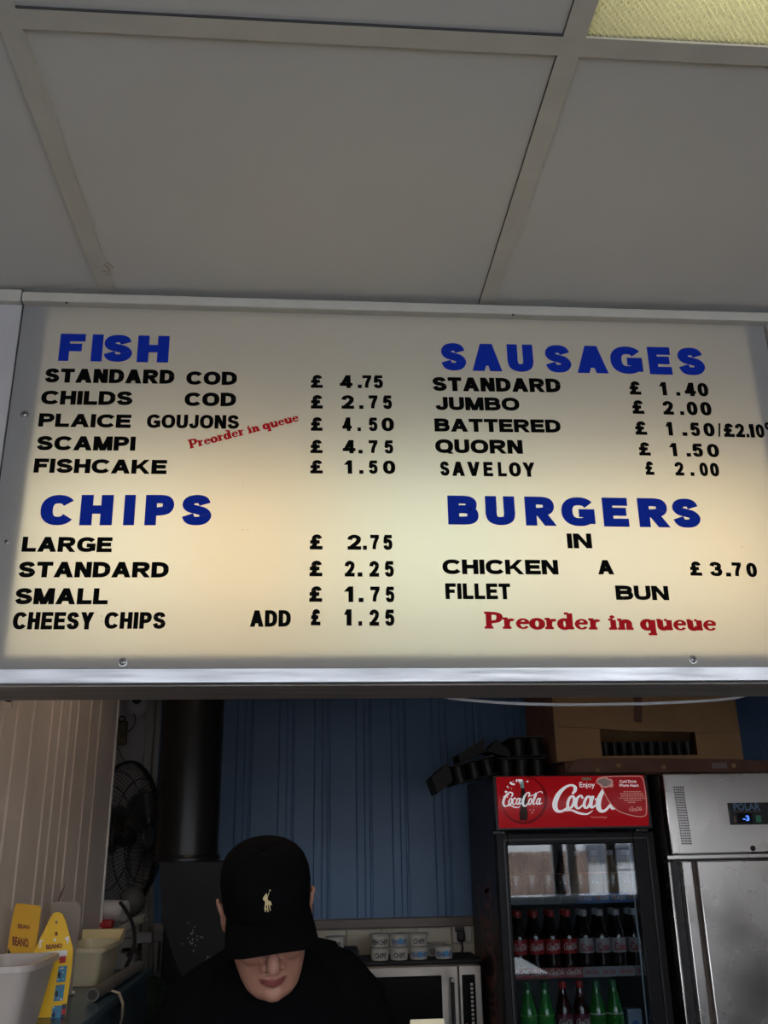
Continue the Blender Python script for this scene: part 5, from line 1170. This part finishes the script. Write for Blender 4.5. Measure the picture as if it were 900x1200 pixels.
TS = [(-.06, 2.22, .90, .155, .11), (-.06, 2.22, 1.0, .15, .105), (-.065, 2.20, 1.10, .15, .10), (-.07, 2.17, 1.2, .165, .105), (-.07, 2.14, 1.28, .175, .11), (-.07, 2.12, 1.34, .18, .105), (-.07, 2.11, 1.39, .150, .095), (-.072, 2.11, 1.43, .105, .08), (-.075, 2.10, 1.47, .065, .06)]
body.rings([tring(*q_) for q_ in TS], skin)
def limb(mb, pts, rs, mt, n=16):
    mb.tube([tuple(p) for p in cat_rom([(*p, r) for p, r in zip(pts, rs)], False, 5)] and [q_[:3] for q_ in cat_rom([(*p, r) for p, r in zip(pts, rs)], False, 5)], [q_[3] for q_ in cat_rom([(*p, r) for p, r in zip(pts, rs)], False, 5)], mt, n)
    mb.ball(pts[0], rs[0], mt); mb.ball(pts[-1], rs[-1], mt)
ARM = {}
for s in (-1, 1):
    sh_ = V((-.07+s*.185, 2.10, 1.345)); el = V((-.07+s*.27, 2.0, 1.08)); wr = V((-.07+s*.13, 1.79, 1.055)); ARM[s] = (sh_, el, wr)
    limb(body, [sh_, sh_.lerp(el, .5), el, el.lerp(wr, .35), wr], [.056, .046, .038, .038, .026], skin)
    hdv = V((-s*.35, -.93, -.12)).normalized(); pal = wr+hdv*.05; side_ = hdv.cross(V((0, 0, 1))).normalized(); 
    body.tube([wr, wr+hdv*.03, wr+hdv*.085], [.025, .030, .032], skin, 14) if 0 else None
    pm = Matrix((side_, hdv, V((0, 0, 1)))).transposed()
    body.ball(pal, (.040, .055, .017), skin, 16, pm)
    for k, (off, ln) in enumerate(((-.030, .058), (-.010, .070), (.010, .074), (.029, .066))):
        b0 = pal+hdv*.038+side_*off*(1 if s > 0 else 1); c1 = b0+hdv*ln*.45+V((0, 0, .004)); c2 = c1+hdv*ln*.33+V((0, 0, -.014)); c3 = c2+hdv*ln*.16+V((0, 0, -.016))
        body.tube([b0, c1, c2, c3], [.0095, .009, .0083, .007], skin, 10); body.ball(c3, .0072, skin, 8)
    th = pal-side_*s*.030-hdv*.015; t1 = th-side_*s*.028+hdv*.028; t2 = t1+hdv*.032-side_*s*.004+V((0, 0, -.008)); body.tube([th, t1, t2], [.013, .011, .0088], skin, 10); body.ball(t2, .009, skin, 8)
    hip = V((-.06+s*.085, 2.22, .90)); kn = V((-.06+s*.10, 2.20, .50)); an = V((-.06+s*.11, 2.24, .09)); limb(body, [hip, kn, kn.lerp(an, .3), an], [.085, .055, .056, .036], skin)
    body.ball((an.x, an.y-.05, .045), (.04, .11, .035), skin)
def remesh(mb, name, vox, parent, mt, smooth=3, lips=False):
    me = mb.mesh(name); o = bpy.data.objects.new(name, me); COL.objects.link(o)
    md = o.modifiers.new('r', 'REMESH'); md.mode = 'VOXEL'; md.voxel_size = vox; md.use_smooth_shade = True
    m2 = o.modifiers.new('s', 'SMOOTH'); m2.iterations = smooth; m2.factor = .5
    dg = bpy.context.evaluated_depsgraph_get(); me2 = bpy.data.meshes.new_from_object(o.evaluated_get(dg)); bpy.data.objects.remove(o)
    me2.materials.clear(); me2.materials.append(mt); o = bpy.data.objects.new(name, me2); COL.objects.link(o); me2.name = name
    if lips:
        me2.materials.append(lip_m); inv = HM.inverted()
        for p in me2.polygons:
            c = inv @ p.center
            if abs(c.x) < .0255 and c.y < -.080 and -.0895 < c.z < -.0635+.002*math.cos(c.x*140) and (abs(c.x)/.026)**2+((c.z+.0765)/.0088)**2 < 1: p.material_index = 1
            else: p.material_index = 0
    for p in me2.polygons: p.use_smooth = True
    o.parent = parent; o.location = -WLOC[parent.name]; return o
remesh(body, 'body', .0042, pe, skin, 2, True)
# clothes
ts = MB()
TS2 = [(-.06, 2.22, .88, .178, .135), (-.06, 2.22, .93, .175, .13), (-.06, 2.215, 1.0, .17, .127), (-.065, 2.195, 1.10, .17, .122), (-.07, 2.165, 1.2, .185, .125), (-.07, 2.14, 1.28, .195, .13), (-.07, 2.125, 1.34, .197, .125), (-.07, 2.115, 1.39, .170, .115), (-.072, 2.11, 1.43, .130, .10), (-.073, 2.09, 1.463, .092, .088), (-.073, 2.075, 1.482, .072, .076)]
ts.rings([tring(*q_) for q_ in TS2], cloth)
ts.tube([V((-.07-.12, 2.14, 1.41)), V((-.07, 2.165, 1.455)), V((.05, 2.14, 1.43))], [.05, .055, .055], cloth, 16)
for s in (-1, 1):
    sh_, el, wr = ARM[s]; limb(ts, [sh_-V((s*.03, 0, -.02)), sh_.lerp(el, .2), sh_.lerp(el, .62)], [.066, .066, .062], cloth)
    ts.tube([V((-.07+s*.06, 2.12, 1.445)), V((-.07+s*.13, 2.115, 1.405+(.015 if s > 0 else -.005))), sh_+V((0, 0, .01))], [.05, .058, .06], cloth, 16)
shirt = remesh(ts, 't_shirt', .006, pe, cloth, 4)
tx = bpy.data.textures.new('folds', 'CLOUDS'); tx.noise_scale = .12
md = shirt.modifiers.new('folds', 'DISPLACE'); md.texture = tx; md.strength = .010; md.mid_level = .45
tr_ = MB(); tr_.rings([tring(-.06, 2.22, z_, .163, .118) for z_ in (.84, .90, .98)], jean_m)
for s in (-1, 1): limb(tr_, [(-.06+s*.083, 2.22, .88), (-.06+s*.10, 2.20, .50), (-.06+s*.11, 2.24, .10)], [.094, .072, .055], jean_m)
remesh(tr_, 'trousers', .009, pe, jean_m, 4)
for s in (-1, 1):
    q = MB(); x_ = -.06+s*.11; q.bbox((x_-.05, 2.06, .0005), (x_+.05, 2.33, .03), shoe_m, .012); q.ball((x_, 2.15, .05), (.048, .10, .04), shoe_m, 16); q.ball((x_, 2.26, .07), (.046, .06, .06), shoe_m, 16); q.build('shoe', pe)
# hair at back and sides
q = MB(); q.rings([ringxy(w_+.004, .0 if z < .05 else f-.002, b+.006, z) for z, w_, f, b in R_[5:]], hair_m); X(q, HM); q.build('hair', pe)
# cap
cp_ = MB()
CR = [(.020, .0815, -.096, .112), (.030, .0825, -.098, .113), (.045, .083, -.099, .114), (.065, .0845, -.099, .114), (.085, .0825, -.094, .110), (.100, .077, -.083, .100), (.112, .066, -.068, .086), (.121, .048, -.048, .064), (.1265, .026, -.023, .036), (.128, .004, -.002, .012)]
cp_.rings([ringxy(w_, f, b, z, 36, 2.05) for z, w_, f, b in CR], capm); X(cp_, HM); capo = cp_.build('cap', pe)
q = MB(); q.lathe([(.008, 0), (.0075, .003), (.003, .005)], HM @ V((0, .005, .127)), capm, 12, HM.to_3x3() @ V((0, 0, 1))); q.build('button', capo)
q = MB()
for k in range(6):
    a = 2*PI*k/6+PI/6*3; pl = []
    for z, w_, f, b in CR: cy = (f+b)/2; pl.append(HM @ V((w_*math.cos(a)*1.004, cy+(b-f)/2*math.sin(a)*1.004, z)))
    q.tube(pl, .0010, capm, 5)
q.build('seam_stitching', capo)
br = MB(); top = []; bot = []; n = 21; m = 7
for i in range(m):
    u = i/(m-1)
    for j in range(n):
        t_ = -1+2*j/(n-1); ang = t_*1.22
        x0 = .0815*math.sin(ang); y0 = .0075-.1045*math.cos(ang)
        x1 = .088*math.sin(ang)*(1+.02); y1 = .0-.158*math.cos(ang)**.55 if math.cos(ang) > 0 else 0
        x = x0+(x1-x0)*u; y = y0+(y1-y0)*u
        z = .036-.006*u - 11.0*(x*x)*(.35+.65*u)*.42 - .006*u*u
        top.append(V((x, y, z+.0015))); bot.append(V((x, y, z-.0015)))
N = n*m; fs = [(i*n+j, i*n+j+1, (i+1)*n+j+1, (i+1)*n+j) for i in range(m-1) for j in range(n-1)]
edge = [i for i in range(n)] + [i*n+n-1 for i in range(1, m)] + [(m-1)*n+j for j in range(n-2, -1, -1)] + [i*n for i in range(m-2, 0, -1)]
br.add(top+bot, fs+[tuple(k+N for k in f_)[::-1] for f_ in fs]+[(edge[i], edge[(i+1) % len(edge)], edge[(i+1) % len(edge)]+N, edge[i]+N) for i in range(len(edge))], capm, True); X(br, HM); br.build('peak', capo)
# small stitched rider emblem on the cap front
q = MB(); em = [[(3, 14), (4.3, 15), (4.8, 17.6), (3.4, 18), (2.6, 16)], [(4.2, 12), (6.5, 12.2), (6.2, 16.5), (4, 16)], [(4.4, 16.5), (6, 16.5), (6.2, 18.8), (4.6, 19)], [(5.6, 15), (6.2, 15), (10.2, 21.4), (9.6, 21.9)], [(9, 21.5), (10.8, 20.8), (11, 21.4), (9.2, 22.2)],
    [(1.0, 15), (2.6, 16.8), (4.2, 14), (3.6, 10.5), (2.4, 12.8), (1.2, 13.6)], [(3, 8), (9, 7.4), (9.4, 11.6), (6, 13), (3.2, 13)], [(3, 9), (4.4, 8.6), (3.2, 4), (3.6, .4), (2.4, .2), (1.8, 4)], [(5, 8.6), (6.4, 8.2), (6, 4), (6.6, 0), (5.2, 0), (4.8, 4)], [(7.6, 8.4), (9.2, 8), (8.6, 4.4), (9.4, 1.4), (8.2, 1.2), (7.4, 4.4)], [(9, 11.4), (9.8, 10.8), (11, 7), (10.2, 6.8), (8.9, 9)], [(3.6, 5), (4.6, 4.6), (4.0, 2.2), (3.2, 2.6)]]
for k, r in enumerate(em):
    pts_ = []
    for a, b in r:
        z = .066+(b/22)*.033; x = (a-6)/22*.034-.005; i_ = max(i for i in range(len(CR)-1) if CR[i][0] <= z); c0, c1 = CR[i_], CR[i_+1]; f = c0[2]+(c1[2]-c0[2])*(z-c0[0])/(c1[0]-c0[0]); pts_.append(HM @ V((x, f-.0012+x*x*5-.00005*k, z)))
    q.add(pts_, [tuple(range(len(pts_)))], gold)
q.build('emblem', capo, fix=False)
